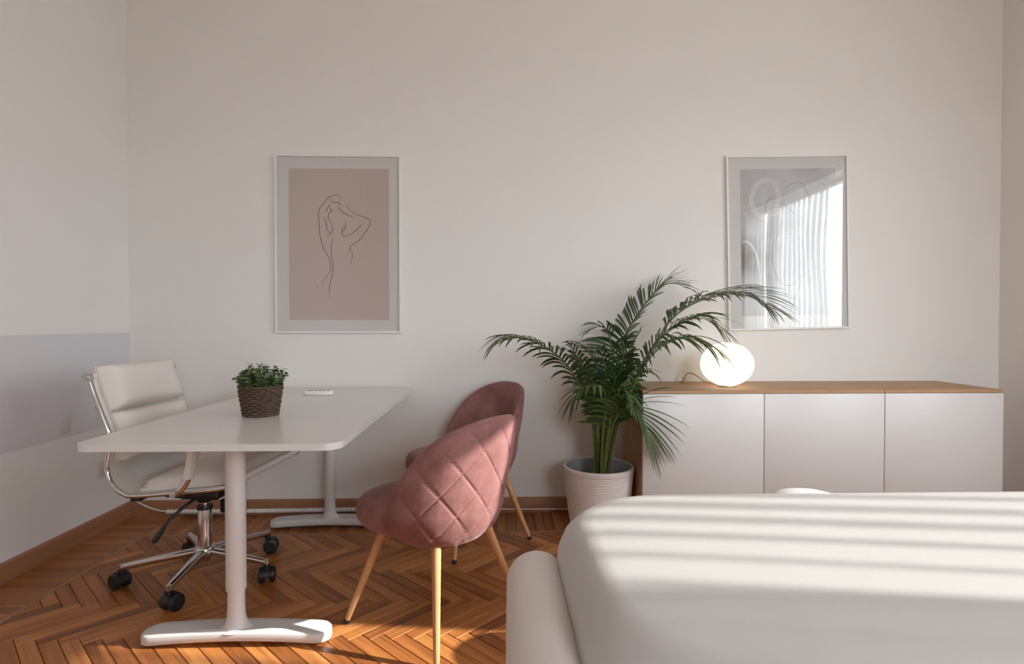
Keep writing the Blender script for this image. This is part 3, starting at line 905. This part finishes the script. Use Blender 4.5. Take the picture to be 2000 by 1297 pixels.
def make_pink(name, label, loc, ang):
    t = thing(name, label, 'chair', loc, (0, 0, ang), 'pink velvet chairs beside the desk')
    # backrest: outer (quilted) and inner faces meeting in a soft rim
    nr = 84; go = G(); TH = .042
    outer, inner = [], []
    for k in range(nr + 1):
        rho = (k / nr) ** .85
        ro, ri = [], []
        edge = max(0, 1 - rho ** 10) ** .5
        for p in OL:
            u = p.x * rho; z = ZCN + (p.y - ZCN) * rho
            s = SURF(u, z); n_ = NRM(u, z)
            fade = 1 if rho < .90 else max(0, 1 - (rho - .90) / .05)
            ro.append(s + n_ * (TH * .5 * edge + (quilt(u, z) * fade if fade > 0 else 0)))
            ri.append(s - n_ * (TH * .5 * edge * (1 + .12 * math.cos(rho * PI / 2))))
        outer.append(ro); inner.append(ri)
    go.grid(outer, closev=True); go.grid(inner, closev=True)
    bmesh.ops.remove_doubles(go.bm, verts=go.bm.verts[:], dist=.0004)
    back = go.build('backrest', M_velvet, t, angle=70)
    # welt along the rim
    wl_ = [SURF(p.x * .965, ZCN + (p.y - ZCN) * .965) + NRM(p.x * .965, ZCN + (p.y - ZCN) * .965) * (TH * .5 * max(0, 1 - .965 ** 10) ** .5 + .0005) for p in OL]
    g = G(); rows = []
    for i, p in enumerate(wl_):
        n_ = NRM(OL[i].x * .965, ZCN + (OL[i].y - ZCN) * .965); d_ = (wl_[(i + 1) % len(wl_)] - wl_[i - 1]).normalized(); sd_ = d_.cross(n_).normalized()
        rows.append([p + (n_ * math.cos(q) + sd_ * math.sin(q)) * .0024 for q in [2 * PI * j / 6 for j in range(6)]])
    g.grid(rows, closeu=True, closev=True); g.build('rim_piping', M_velvet, back, angle=180)
    # seat cushion: rounded, slightly fuller to the front
    g = G(); rows = []; N = 56
    def sr(a):
        c_, s_ = math.cos(a), math.sin(a)
        return 1 / ((abs(c_) / (.265 if c_ > 0 else .205)) ** 2.35 + (abs(s_) / .232) ** 2.35) ** (1 / 2.35)
    prof = [(f_, z_ - .020) for f_, z_ in [(0, .375), (.55, .372), (.86, .374), (.95, .384), (.993, .402), (1.0, .425), (.985, .447), (.94, .462), (.85, .472), (.6, .480), (.3, .484), (0, .485)]]
    for f_, z in prof:
        if f_ == 0: f_ = .001
        rows.append([(.044 + sr(2 * PI * k / N) * f_ * math.cos(2 * PI * k / N), sr(2 * PI * k / N) * f_ * math.sin(2 * PI * k / N), z) for k in range(N)])
    g.grid(rows, closev=True); bmesh.ops.remove_doubles(g.bm, verts=g.bm.verts[:], dist=.0008)
    g.build('seat', M_velvet, t, angle=80)
    g = G(); g.box(-.16, .16, -.018, .018, .325, .354, .003, M=Matrix.Rotation(PI / 4, 4, 'Z')); g.box(-.16, .16, -.018, .018, .325, .354, .003, M=Matrix.Rotation(-PI / 4, 4, 'Z'))
    g.build('under_frame', M_blackmetal, t)
    for sx in (1, -1):
        for sy in (1, -1):
            top = Vector((sx * .128, sy * .128, .352)); bt = Vector((sx * .229, sy * .229, .0))
            d_ = (bt - top)
            n = 9
            g = G(); g.tube([top + d_ * (.965 * i / n) for i in range(n + 1)], [.0175 - .0075 * (i / n) for i in range(n + 1)], 16)
            lg = g.build('leg', M_chairleg, t)
            g = G(); g.tube([top + d_ * .955, top + d_ * .985, bt + Vector((0, 0, .0005))], [.0108, .0112, .0085], 12)
            g.build('foot_cap', M_black, lg)
    return t
make_pink('velvet_chair', 'pink velvet chair nearer the camera showing its diamond quilted back', (-.2235, 2.088, 0), R(141.5))
make_pink('velvet_chair', 'pink velvet chair behind the quilted one, closest to the back wall', (-.15, 2.87, 0), R(218))

# ------------------------------------------------------------------ pictures
def vlines(name, paths, w, m, parent, tr, y):
    """thin raised strokes; tr maps drawing coordinates to local x,z"""
    g = G()
    for pth in paths:
        pts = cat([(*tr(p), 0) for p in pth], 8)
        pts = [Vector((p.x, y, p.y)) for p in pts]
        n = len(pts)
        g.tube(pts, [w * (.55 + .45 * math.sin(PI * (i + 1) / (n + 1))) for i in range(n)], 6, flat=(1, 1))
    bmesh.ops.scale(g.bm, vec=(1, .25, 1), space=Matrix.Translation((0, -y, 0)), verts=g.bm.verts[:])
    return g.build(name, m, parent, angle=180)
def picture(label, loc, rot, w, h, printrect, printmat):
    o = thing('framed_picture', label, 'picture', loc, (0, rot, 0), 'large framed pictures on the back wall')
    # local: x right, z up from lower left corner, y 0 = front of frame, wall at +y
    f, d = .011, .022
    g = G()
    for (x0, x1, z0, z1) in ((0, f, 0, h), (w - f, w, 0, h), (f, w - f, 0, f), (f, w - f, h - f, h)):
        g.box(x0, x1, 0, d, z0, z1, .0012, 1)
    g.build('frame', M_whiteframe, o)
    g = G(); g.box(f - .002, w - f + .002, .014, .0215, f - .002, h - f + .002); g.build('backing', M_whiteframe, o)
    # passepartout with its window cut out
    px0, px1, pz0, pz1 = printrect
    g = G()
    for (x0, x1, z0, z1) in ((f, px0, f, h - f), (px1, w - f, f, h - f), (px0, px1, f, pz0), (px0, px1, pz1, h - f)):
        g.box(x0, x1, .0105, .0135, z0, z1)
    g.build('passepartout', M_mount, o)
    g = G(); g.box(px0, px1, .0120, .0138, pz0, pz1); pr = g.build('print', printmat, o)
    g = G(); g.box(f, w - f, .0055, .0075, f, h - f); g.build('glass', M_glass, o)
    return o, pr
def paper(name, col, var, sc):
    return mat(name, col, .85, var=var, nscale=sc, bump=.05, bscale=600)
# left picture: blush print with a line drawing of a figure seen from behind
PX, PZ, PWD, PHT = -1.248, 1.0336, .7086, 1.007
rx0, rx1 = .077, .640; rz0, rz1 = .074, .930
oL, prL = picture('white framed blush pink print with a line drawing of a figure from behind', (PX, YW - .022, PZ), 0, PWD, PHT, (rx0, rx1, rz0, rz1), paper('blush_paper', (.57, .465, .42), .02, 3))
def trL(p):  # drawing coordinates of the sheet
    return (rx0 + (p[0] - 197) / (808 - 197) * (rx1 - rx0), rz1 - (p[1] - 187) / (1117 - 187) * (rz1 - rz0))
strokes = [
    [(515, 375), (508, 358), (485, 350), (455, 355), (432, 368), (415, 395), (390, 420), (377, 460), (382, 540), (388, 610), (410, 680), (440, 735), (448, 785), (446, 820), (420, 855), (395, 895)],
    [(448, 372), (462, 390), (490, 395), (510, 396)], [(494, 388), (508, 402), (514, 416)],
    [(448, 402), (435, 425), (424, 450)], [(452, 415), (447, 432), (462, 443), (446, 455), (436, 480), (440, 500), (455, 514), (456, 530)],
    [(412, 480), (424, 520), (430, 560), (444, 580)], [(458, 532), (464, 550), (455, 580), (425, 598)],
    [(466, 605), (455, 660), (456, 720), (464, 780), (460, 840), (446, 895), (441, 940), (446, 978)],
    [(498, 415), (505, 435), (540, 462), (585, 482)], [(545, 403), (560, 430), (600, 462), (660, 484), (692, 502), (690, 535), (660, 580), (625, 625), (580, 655), (568, 672), (562, 692), (555, 714)],
    [(546, 510), (540, 545), (525, 572)], [(524, 540), (519, 570), (524, 595), (532, 606)], [(532, 603), (580, 585), (620, 550), (648, 521)],
    [(568, 672), (580, 695), (583, 725), (576, 750), (571, 768)], [(362, 900), (368, 908), (376, 905)]]
vlines('line_drawing', strokes, .0018, M_ink, prL, trL, .0118)

# right picture: grey wash with rings and a few pencil lines, hung slightly askew
def washmat():
    m, nt, b = nodes_of('grey_wash_print')
    N, L = nt.nodes.new, nt.links.new
    tc = N('ShaderNodeTexCoord')
    n1 = N('ShaderNodeTexNoise'); n1.inputs['Scale'].default_value = 3.2; n1.inputs['Detail'].default_value = 6; n1.inputs['Distortion'].default_value = .7
    L(tc.outputs['Object'], n1.inputs['Vector'])
    cr = N('ShaderNodeValToRGB'); e = cr.color_ramp.elements
    e[0].position = .30; e[0].color = (.40, .41, .42, 1); e[1].position = .68; e[1].color = (.56, .58, .60, 1)
    L(n1.outputs['Fac'], cr.inputs[0])
    # brown stain near the lower left
    sub = N('ShaderNodeVectorMath'); sub.operation = 'DISTANCE'; sub.inputs[1].default_value = (.10, .012, .42)
    n2 = N('ShaderNodeTexNoise'); n2.inputs['Scale'].default_value = 11; n2.inputs['Detail'].default_value = 5
    L(tc.outputs['Object'], n2.inputs['Vector'])
    mv = N('ShaderNodeVectorMath'); mv.operation = 'MULTIPLY_ADD'; mv.inputs[1].default_value = (.12, .12, .16)
    L(n2.outputs['Color'], mv.inputs[0]); L(tc.outputs['Object'], mv.inputs[2])
    sh = N('ShaderNodeVectorMath'); sh.operation = 'SUBTRACT'; sh.inputs[1].default_value = (.06, .06, .08)
    L(mv.outputs[0], sh.inputs[0]); L(sh.outputs[0], sub.inputs[0])
    mr = N('ShaderNodeMapRange'); mr.inputs['From Min'].default_value = .03; mr.inputs['From Max'].default_value = .16; mr.inputs['To Min'].default_value = 1; mr.inputs['To Max'].default_value = 0
    L(sub.outputs['Value'], mr.inputs['Value'])
    mx = N('ShaderNodeMix'); mx.data_type = 'RGBA'; mx.inputs[7].default_value = (.20, .185, .17, 1)
    L(mr.outputs[0], mx.inputs[0]); L(cr.outputs[0], mx.inputs[6]); L(mx.outputs[2], b.inputs['Base Color'])
    b.inputs['Roughness'].default_value = .85
    return m
RW, RH = .713, 1.007
sx0, sx1, sz0, sz1 = .082, .640, .082, .930
oR, prR = picture('white framed grey abstract print with pale rings, hung above the lamp', (1.345, YW - .022, 1.046), R(-1.2), RW, RH, (sx0, sx1, sz0, sz1), washmat())
def trR(p): return (sx0 + (p[0] - 178) / (780 - 178) * (sx1 - sx0), sz1 - (p[1] - 187) / (1110 - 187) * (sz1 - sz0))
M_chalk = mat('chalk_stroke', (.63, .64, .65), .9, var=.12, nscale=60)
M_pencil = mat('pencil_line', (.16, .16, .19), .8)
ring1 = [(335 + 85 * math.cos(a) - 10 * math.sin(a), 370 + 115 * math.sin(a)) for a in [2 * PI * k / 22 for k in range(23)]]
ring2 = [(385 + 30 * math.cos(a), 445 + 32 * math.sin(a)) for a in [2 * PI * k / 14 for k in range(9, 24)]]
def broad(name, path, w, m, parent, tr, y, seed):
    rr = random.Random(seed); g = G()
    pts = cat([(*tr(p), 0) for p in path], 8); rows = []
    for i, p in enumerate(pts):
        d_ = (pts[min(i + 1, len(pts) - 1)] - pts[max(i - 1, 0)]).normalized(); n_ = Vector((-d_.y, d_.x, 0))
        a, b_ = w * rr.uniform(.8, 1.15), w * rr.uniform(.8, 1.15)
        rows.append([(p.x + n_.x * a, y, p.y + n_.y * a), (p.x - n_.x * b_, y, p.y - n_.y * b_), (p.x - n_.x * b_, y + .0006, p.y - n_.y * b_), (p.x + n_.x * a, y + .0006, p.y + n_.y * a)])
    g.grid(rows, closev=True)
    return g.build(name, m, parent)
broad('pale_ring', ring1, .015, M_chalk, prR, trR, .0116, 1)
broad('pale_ring', ring2, .010, M_chalk, prR, trR, .0114, 2)
broad('pale_arc', [(190, 640), (225, 645), (262, 690), (285, 760), (292, 840), (296, 920)], .006, M_chalk, prR, trR, .0116, 3)
vlines('pencil_lines', [
    [(440, 330), (480, 295), (530, 274), (570, 280), (595, 320), (615, 380), (632, 435)],
    [(335, 440), (345, 395), (375, 370), (410, 378)], [(445, 400), (490, 440), (540, 490)],
    [(480, 600), (530, 605), (570, 670), (578, 760), (560, 850), (520, 905), (470, 922), (420, 895), (388, 820), (376, 740), (385, 660), (420, 590), (440, 500)],
    [(620, 825), (570, 860), (540, 940), (510, 1020), (480, 1105)]], .0014, M_pencil, prR, trR, .0114)

# ------------------------------------------------------------------ sideboard: one two-door cabinet and one single cabinet
CX0, CX1, CYF, CH = .7306, 2.5795, 2.797, .752
def cabinet(label, x0, x1, nd, left_end):
    c = thing('sideboard_cabinet', label, 'cabinet', ((x0 + x1) / 2, (CYF + YW) / 2, 0), group='low cabinets with white doors')
    o0 = c.location; yb = YW - .018; yf = CYF + .022
    g = G(); t = .016
    g.box(x0 + t, x1 - t, yf, yb, .10, .10 + t); g.box(x0 + t, x1 - t, yb - .006, yb, .10 + t, CH - .016)
    for k in range(1, nd):
        xm = x0 + (x1 - x0) * k / nd; g.box(xm - t / 2, xm + t / 2, yf, yb - .006, .10 + t, CH - .016)
    g.build('carcass', M_veneer, c, o0)
    g = G(); g.box(x0, x0 + t, yf, yb, .10, CH - .016, .001, 1); g.build('side_panel', M_veneer_side, c, o0)
    g = G(); g.box(x1 - t, x1, yf, yb, .10, CH - .016, .001, 1); g.build('side_panel', M_veneer_side, c, o0)
    g = G(); g.box(x0 + .0006, x1 - .0006, CYF + .004, YW - .002, CH - .016, CH, .0012, 1); g.build('top_panel', M_veneer, c, o0)
    for k in range(nd):
        a = x0 + (x1 - x0) * k / nd; b_ = x0 + (x1 - x0) * (k + 1) / nd
        g = G(); g.box(a + .0018, b_ - .0018, CYF, CYF + .019, .103, CH - .0175, .0015, 2); g.build('door', M_gloss, c, o0)
    for x in (x0 + .06, x1 - .06):
        for y in (yf + .05, yb - .05):
            g = G(); g.lathe([(0, 0), (.018, 0), (.024, .1), (0, .1)], 16, (x, y, 0)); g.build('leg', M_blackmetal, c, o0)
    return c
XM = CX0 + (CX1 - CX0) * 2 / 3
cabinet('two-door glossy white cabinet with oak top carrying the globe lamp', CX0, XM - .0004, 2, True)
cabinet('single-door glossy white cabinet with oak top near the right corner', XM + .0004, CX1, 1, False)

# ------------------------------------------------------------------ globe lamp
lamp = thing('globe_lamp', 'lit flattened white glass globe lamp standing on the oak cabinet top', 'lamp', (1.232, 2.985, CH))
g = G(); a_, b_ = .136, .115; zc = .119
prof = []
for k in range(0, 41):
    t = -1.29 + (PI / 2 + 1.29) * k / 40
    prof.append((a_ * max(0, math.cos(t)) ** .93 if k < 40 else 0, zc + b_ * math.sin(t)))
g.lathe(prof, 56); g.build('shade', M_lamp, lamp, angle=60)
g = G(); g.lathe([(0, 0), (.048, 0), (.050, .002), (.050, .006), (.044, .0085), (0, .0085)], 40); g.build('base', M_steel, lamp)
crd = cat([(-.050, .03, .006), (-.095, .06, .020), (-.128, .10, .048), (-.148, .13, .060), (-.166, .155, .050), (-.172, .175, .020), (-.172, .20, .0035), (-.17, .24, .0035)], 8)
M_cord = mat('amber_clear_cord', (.42, .30, .18), .4)
g = G(); g.tube(crd, .003, 8); cord = g.build('cord', M_cord, lamp)
g = G(); g.box(-.180, -.164, .160, .180, .002, .034, .004); g.build('cord_switch', M_cord, cord)

# ------------------------------------------------------------------ palm in the ribbed pot
PC = (.540, 2.962)
palm = thing('potted_palm', 'tall green palm with arching fronds in a ribbed white pot', 'potted plant', (PC[0], PC[1], 0))
g = G(); prof = [(0, 0), (.130, 0), (.137, .004)]
nrib = 38
for k in range(nrib):
    z = .008 + k * (.318 - .008) / nrib
    def pr_(z): return .138 + (.182 - .138) * (z / .32) ** .75
    prof += [(pr_(z), z), (pr_(z + .004) + .0026, z + .004)]
prof += [(.1835, .322), (.1850, .330), (.1845, .338), (.181, .341), (.171, .340), (.168, .335), (.165, .25), (.160, .20)]
g.lathe(prof, 64); pot = g.build('pot', M_pot, palm, angle=50)
g = G(); g.lathe([(.1705, .3395), (.1675, .335), (.1645, .25), (.158, .185), (0, .185)], 64); g.build('pot_liner', M_potin, palm)
g = G(); g.lathe([(0, .262), (.06, .258), (.12, .250), (.160, .246), (.160, .19), (0, .19)], 40); soil = g.build('soil', M_soil, palm)
def W_(px, py, Y):
    """a point at depth Y in the direction noted in the sketch of the plant"""
    a, b_ = (px - 1000) / 1104.9, (648.5 - py) / 1104.9
    yr = math.cos(.0146) + b_ * math.sin(.0146); z = -math.sin(.0146) + b_ * math.cos(.0146)
    d = Vector((a * cyw + yr * syw, -a * syw + yr * cyw, z))
    return Vector((0, 0, CAM_H)) + d * (Y / d.y)
Z4 = lambda x, y: (950 + x * .3854, 520 + y * .3855)
FRONDS = [  # (spine as sketch points with depth, start of leaflets, leaflet length, droop, density)
    ([(560, 1040, 2.95), (545, 860, 2.94), (520, 700, 2.92), (450, 560, 2.88), (380, 470, 2.84), (290, 405, 2.80), (190, 368, 2.77), (100, 362, 2.75), (42, 402, 2.74)], .46, .15, .75, 40),
    ([(590, 1040, 3.0), (620, 800, 3.02), (650, 560, 3.05), (690, 380, 3.07), (750, 270, 3.08), (820, 170, 3.09), (890, 100, 3.09), (960, 88, 3.08), (1015, 112, 3.06)], .55, .155, .35, 44),
    ([(610, 1040, 2.93), (660, 820, 2.92), (745, 620, 2.90), (840, 420, 2.88), (930, 280, 2.86), (1040, 195, 2.85), (1180, 150, 2.84), (1320, 150, 2.83), (1440, 215, 2.82)], .60, .165, .55, 46),
    ([(605, 1040, 2.98), (650, 820, 2.98), (720, 650, 2.97), (800, 490, 2.96), (880, 370, 2.95), (980, 295, 2.94), (1090, 262, 2.93), (1190, 325, 2.92)], .48, .15, .7, 40),
    ([(600, 1040, 2.90), (640, 820, 2.86), (725, 650, 2.82), (810, 490, 2.79), (900, 400, 2.77), (1010, 365, 2.76), (1135, 405, 2.75)], .45, .16, .85, 38),
    ([(600, 1040, 2.88), (625, 860, 2.84), (670, 745, 2.79), (725, 700, 2.74), (775, 735, 2.70), (812, 830, 2.68), (840, 930, 2.67)], .42, .165, .45, 34),
    ([(585, 1040, 2.88), (590, 850, 2.82), (605, 700, 2.74), (590, 620, 2.68), (530, 605, 2.64), (470, 630, 2.62), (432, 700, 2.61)], .42, .12, .95, 30),
    ([(575, 1040, 3.0), (580, 800, 3.02), (575, 600, 3.04), (545, 480, 3.05), (500, 420, 3.05), (430, 392, 3.04)], .40, .14, .6, 34),
    ([(585, 1040, 3.03), (620, 780, 3.06), (640, 560, 3.09), (635, 420, 3.10), (610, 330, 3.10), (570, 305, 3.09), (515, 330, 3.08)], .45, .14, .55, 36),
    ([(600, 1040, 3.0), (650, 800, 3.02), (690, 600, 3.04), (720, 470, 3.05), (750, 380, 3.05), (785, 320, 3.04)], .42, .12, .45, 32),
    ([(595, 1040, 2.92), (630, 820, 2.88), (680, 680, 2.84), (740, 590, 2.80), (800, 535, 2.77), (850, 545, 2.75)], .42, .11, .8, 26),
    ([(590, 1040, 2.88), (620, 840, 2.83), (640, 700, 2.77), (665, 630, 2.72), (710, 630, 2.68), (745, 690, 2.65)], .42, .12, .9, 26),
    ([(570, 1040, 2.96), (555, 820, 2.94), (530, 660, 2.92), (495, 540, 2.90), (455, 450, 2.88), (425, 395, 2.87)], .42, .12, .6, 32),
    ([(580, 1040, 2.95), (600, 800, 2.93), (610, 620, 2.91), (600, 500, 2.90), (580, 420, 2.89)], .38, .12, .55, 30),
    ([(598, 1040, 2.96), (640, 780, 2.95), (670, 600, 2.94), (690, 480, 2.93), (705, 400, 2.92)], .40, .13, .5, 32),
    ([(592, 1040, 2.90), (610, 820, 2.86), (630, 660, 2.82), (660, 560, 2.79), (700, 520, 2.77)], .40, .12, .7, 26),
]
r3 = random.Random(21)
for fi, (sk, start, ll, droop, dens) in enumerate(FRONDS):
    start += 0 if fi < 6 else .12
    pts = []
    for (x, y, Y) in sk:
        px, py = Z4(x, y); p = W_(px, py, Y)
        pts.append(p - Vector((PC[0], PC[1], 0)))
    pts[0].z = .245
    rr_ = math.hypot(pts[0].x, pts[0].y)
    pts[0].x *= min(1, .045 / rr_); pts[0].y *= min(1, .045 / rr_)
    sp = cat(pts, 10); n = len(sp)
    g = G(); g.tube(sp, [.0062 * (1 - .86 * i / (n - 1)) + .0006 for i in range(n)], 7)
    fr_ = g.build('frond', M_palmstem, palm)
    cum = [0]
    for a, b_ in zip(sp, sp[1:]): cum.append(cum[-1] + (b_ - a).length)
    tot = cum[-1]
    g = G()
    for k in range(int(dens * (.68 if fi < 6 else .52))):
        t = start + (1 - start) * (k + .4) / int(dens * (.68 if fi < 6 else .52))
        for side in (-1, 1):
            tt = min(.998, t + r3.uniform(-.006, .006)); s = tt * tot
            i = max(j for j in range(n) if cum[j] <= s); i = min(i, n - 2)
            p = sp[i].lerp(sp[i + 1], (s - cum[i]) / (cum[i + 1] - cum[i] + 1e-9))
            tg = (sp[i + 1] - sp[i]).normalized()
            up = Vector((0, 0, 1)); up = (up - tg * up.dot(tg))
            if up.length < .2: up = Vector((-.3, -1, .3)) - tg * Vector((-.3, -1, .3)).dot(tg)
            up.normalize(); sd_ = tg.cross(up).normalized() * side
            f = (t - start) / (1 - start)
            ln = (2.15 if fi in (2, 3, 4) else 1.85 if fi < 6 else 1.4) * ll * (.62 + .75 * math.sin(PI * min(1, f * .85 + .12)) * .55) * (1 - .45 * f ** 3) * r3.uniform(.85, 1.12)
            fwd = .42 + .85 * f
            d_ = (sd_ * 1.0 + tg * fwd + up * .30).normalized()
            wd = .0092 * (1 - .35 * f) * r3.uniform(.85, 1.15)
            rows = []; segs = 7
            dr = droop * r3.uniform(.7, 1.3)
            for q in range(segs + 1):
                u = q / segs
                c = p + d_ * (ln * u) + Vector((0, 0, -1)) * (dr * ln * .62 * u * u)
                td = (d_ + Vector((0, 0, -1)) * (dr * 1.24 * u)).normalized()
                wv = td.cross(up).normalized() if td.cross(up).length > .05 else tg
                nn = wv.cross(td)
                w = wd * (math.sin(PI * min(1, u * .82 + .13)) ** .8) if q < segs else .0004
                c.y = min(c.y, YW - .012 - PC[1])
                rows.append([c - wv * w + nn * w * .3, c, c + wv * w + nn * w * .3])
            g.grid(rows)
    lf = g.build('leaflets', M_palm, fr_, angle=180); lf['kind'] = 'stuff'
for k in range(12):   # bare stems in the clump
    a = 2 * PI * k / 12; q = .6 + .4 * ((k * 7) % 5) / 4; g = G()
    g.tube(cat([(.034 * q * math.cos(a), .034 * q * math.sin(a), .24), (.040 * q * math.cos(a) + .01, .036 * q * math.sin(a), .40), (.058 * q * math.cos(a) + .02, .05 * q * math.sin(a), .54), (.085 * q * math.cos(a) + .03, .065 * q * math.sin(a), .68)], 5), [.0062] * 3 + [.0048] * 8 + [.003] * 5, 7)
    g.build('cane', M_palmstem, palm)

# ------------------------------------------------------------------ cables along the back baseboard
cab = thing('wrapped_cable', 'white cable in a spiral sleeve running along the back baseboard', 'cable', (-1.6, YW - .03, 0))
o0 = cab.location
cy = YW - .032
g = G(); g.tube(cat([(XL + .004, YW - .20, .30), (XL + .012, YW - .18, .24), (XL + .04, YW - .12, .16), (XL + .10, YW - .06, .080), (XL + .17, cy, .038), (XL + .25, cy, .030), (XL + .40, cy, .028)], 8), .004, 8)
g.build('cord', M_cable, cab, o0)
x0, x1 = XL + .22, -.52; nn_ = 62
g = G(); pts, rad = [], []
for k in range(nn_ * 4 + 1):
    t = k / (nn_ * 4); x = x0 + (x1 - x0) * t
    pts.append((x, cy + .002 * math.sin(x * 9), .030 + .004 * math.sin(x * 2.3 + 1.2) + .006 * t)); rad.append(.0132 if k % 4 in (0, 1) else .0118 if k % 4 == 2 else .0112)
g.tube(pts, rad, 12); g.build('spiral_sleeve', M_cable, cab, o0, angle=20)
g = G(); g.tube(cat([(x1 - .03, cy, .036), (x1 + .15, cy, .030), (0, cy, .026), (.25, cy, .025), (.50, cy, .022), (.72, cy + .006, .02)], 10), .0038, 8)
g.build('cord', M_cable, cab, o0)

# wall plates on the left wall
g = G(); g.box(XL - .001, XL + .010, 2.985, 3.065, .285, .366, .004)
ws = tag(g.build('wall_socket', M_sock), 'small pale socket on the left wall behind the office chair', 'socket')
g = G(); g.box(XL, XL + .006, 2.72, 2.80, .56, .64, .003)
tag(g.build('blanking_plate', mat('lilac_plate', (.60, .58, .58), .8)), 'small blank cover plate at the lower edge of the lilac-grey wall band', 'cover plate')

# ------------------------------------------------------------------ treatment bed in the foreground
BX, BX2, BYN, BYF, BZ = .106, 2.05, .50, 1.195, .7395
bed = thing('treatment_bed', 'white upholstered treatment bed in the right foreground, striped by sunlight', 'treatment bed', ((BX + BX2) / 2, (BYN + BYF) / 2, 0))
o0 = bed.location
g = G(); plan = rrect(BX, BX2, BYN, BYF, .20, 16)
dense = []
for i in range(len(plan)):
    p, q = plan[i], plan[(i + 1) % len(plan)]
    st_ = max(1, int(math.hypot(q[0] - p[0], q[1] - p[1]) / .05))
    for k in range(st_): dense.append((p[0] + (q[0] - p[0]) * k / st_, p[1] + (q[1] - p[1]) * k / st_))
mx_, my_ = (BX + BX2) / 2, (BYN + BYF) / 2
def bed_ring(ins, z):
    out = []
    hx, hy = (BX2 - BX) / 2, (BYF - BYN) / 2
    for (x, y) in dense:
        out.append((mx_ + (x - mx_) * (1 - ins / hx), my_ + (y - my_) * (1 - ins / hy), z))
    return out
rows = [bed_ring(.06, .566), bed_ring(.02, .569), bed_ring(.006, .581), bed_ring(.002, .61), bed_ring(.0, .645), bed_ring(.005, .680), bed_ring(.015, .706), bed_ring(.029, .724), bed_ring(.045, .735), bed_ring(.065, .7365), bed_ring(.10, .7385), bed_ring(.2, .7392), bed_ring(.3, BZ), bed_ring(.335, BZ)]
V = g.grid(rows, closev=True); g.bm.faces.new(V[-1]); g.bm.faces.new(V[0][::-1])
g.build('mattress', M_vinyl, bed, o0, angle=80)
# padded roll across the end of the bed
g = G(); ax0, ax1 = Vector((.0745, 1.055, .620)), Vector((.060, .46, .620)); dv = (ax1 - ax0); ln = dv.length; rb = .0545
pts, rad = [], []
for k in range(9):
    q = PI / 2 * k / 8; pts.append(ax0 + dv.normalized() * (.040 * (1 - math.cos(q)))); rad.append(max(.001, rb * math.sin(q)))
for k in range(1, 10): pts.append(ax0 + dv * (.07 + (.93 - .07) * k / 9)); rad.append(rb)
for k in range(1, 9):
    q = PI / 2 * k / 8; pts.append(ax1 - dv.normalized() * (.04 * (1 - math.sin(q)))); rad.append(max(.001, rb * math.cos(q)))
g.tube(pts, rad, 28); g.build('end_bolster', M_vinyl2, bed, o0, angle=80)
g = G(); g.box(BX + .05, BX2 - .05, BYN + .05, BYF - .05, .535, .568, .006); g.box(.07, BX + .06, .70, .74, .55, .575, .003); g.box(.07, BX + .06, .94, .98, .55, .575, .003)
g.build('bed_frame', M_legwhite, bed, o0)
for x in (BX + .30, BX2 - .30):
    g = G(); g.box(x - .05, x + .05, my_ - .10, my_ + .10, .05, .537, .01); g.box(x - .07, x + .07, BYN + .06, BYF - .06, 0, .05, .012)
    g.build('leg', M_legwhite, bed, o0)

# ------------------------------------------------------------------ stool whose seat peeks over the bed
stl = thing('round_stool', 'round white stool just peeking over the far edge of the treatment bed', 'stool', (.985, 1.74, -.0))
g = G(); g.lathe([(0, .455), (.118, .455), (.132, .463), (.136, .480), (.131, .518), (.10, .542), (.055, .555), (0, .559)], 48); g.build('seat', M_vinyl, stl, angle=80)
g = G(); g.lathe([(0, .43), (.09, .43), (.09, .455), (0, .455)], 24); g.build('seat_plate', M_blackmetal, stl)
g = G(); g.lathe([(0, .07), (.024, .07), (.024, .25), (.014, .25), (.014, .43), (0, .43)], 20); g.build('gas_lift', M_chrome, stl)
for k in range(5):
    a = 2 * PI * k / 5 + .3; ca, sa = math.cos(a), math.sin(a)
    g = G(); g.tube([(.015 * ca, .015 * sa, .09), (.22 * ca, .22 * sa, .062)], [.016, .011], 10); g.build('base_arm', M_chrome, stl)
    g = G(); g.lathe([(0, -.018), (.022, -.018), (.025, -.012), (.025, .012), (.022, .018), (0, .018)], 18, (0, 0, 0), Matrix.Translation((.215 * ca, .215 * sa, .025)) @ Matrix.Rotation(a, 4, 'Z') @ Matrix.Rotation(R(90), 4, 'X'))
    g.tube([(.215 * ca, .215 * sa, .03), (.215 * ca, .215 * sa, .062)], .006, 8); g.build('castor', M_black, stl)
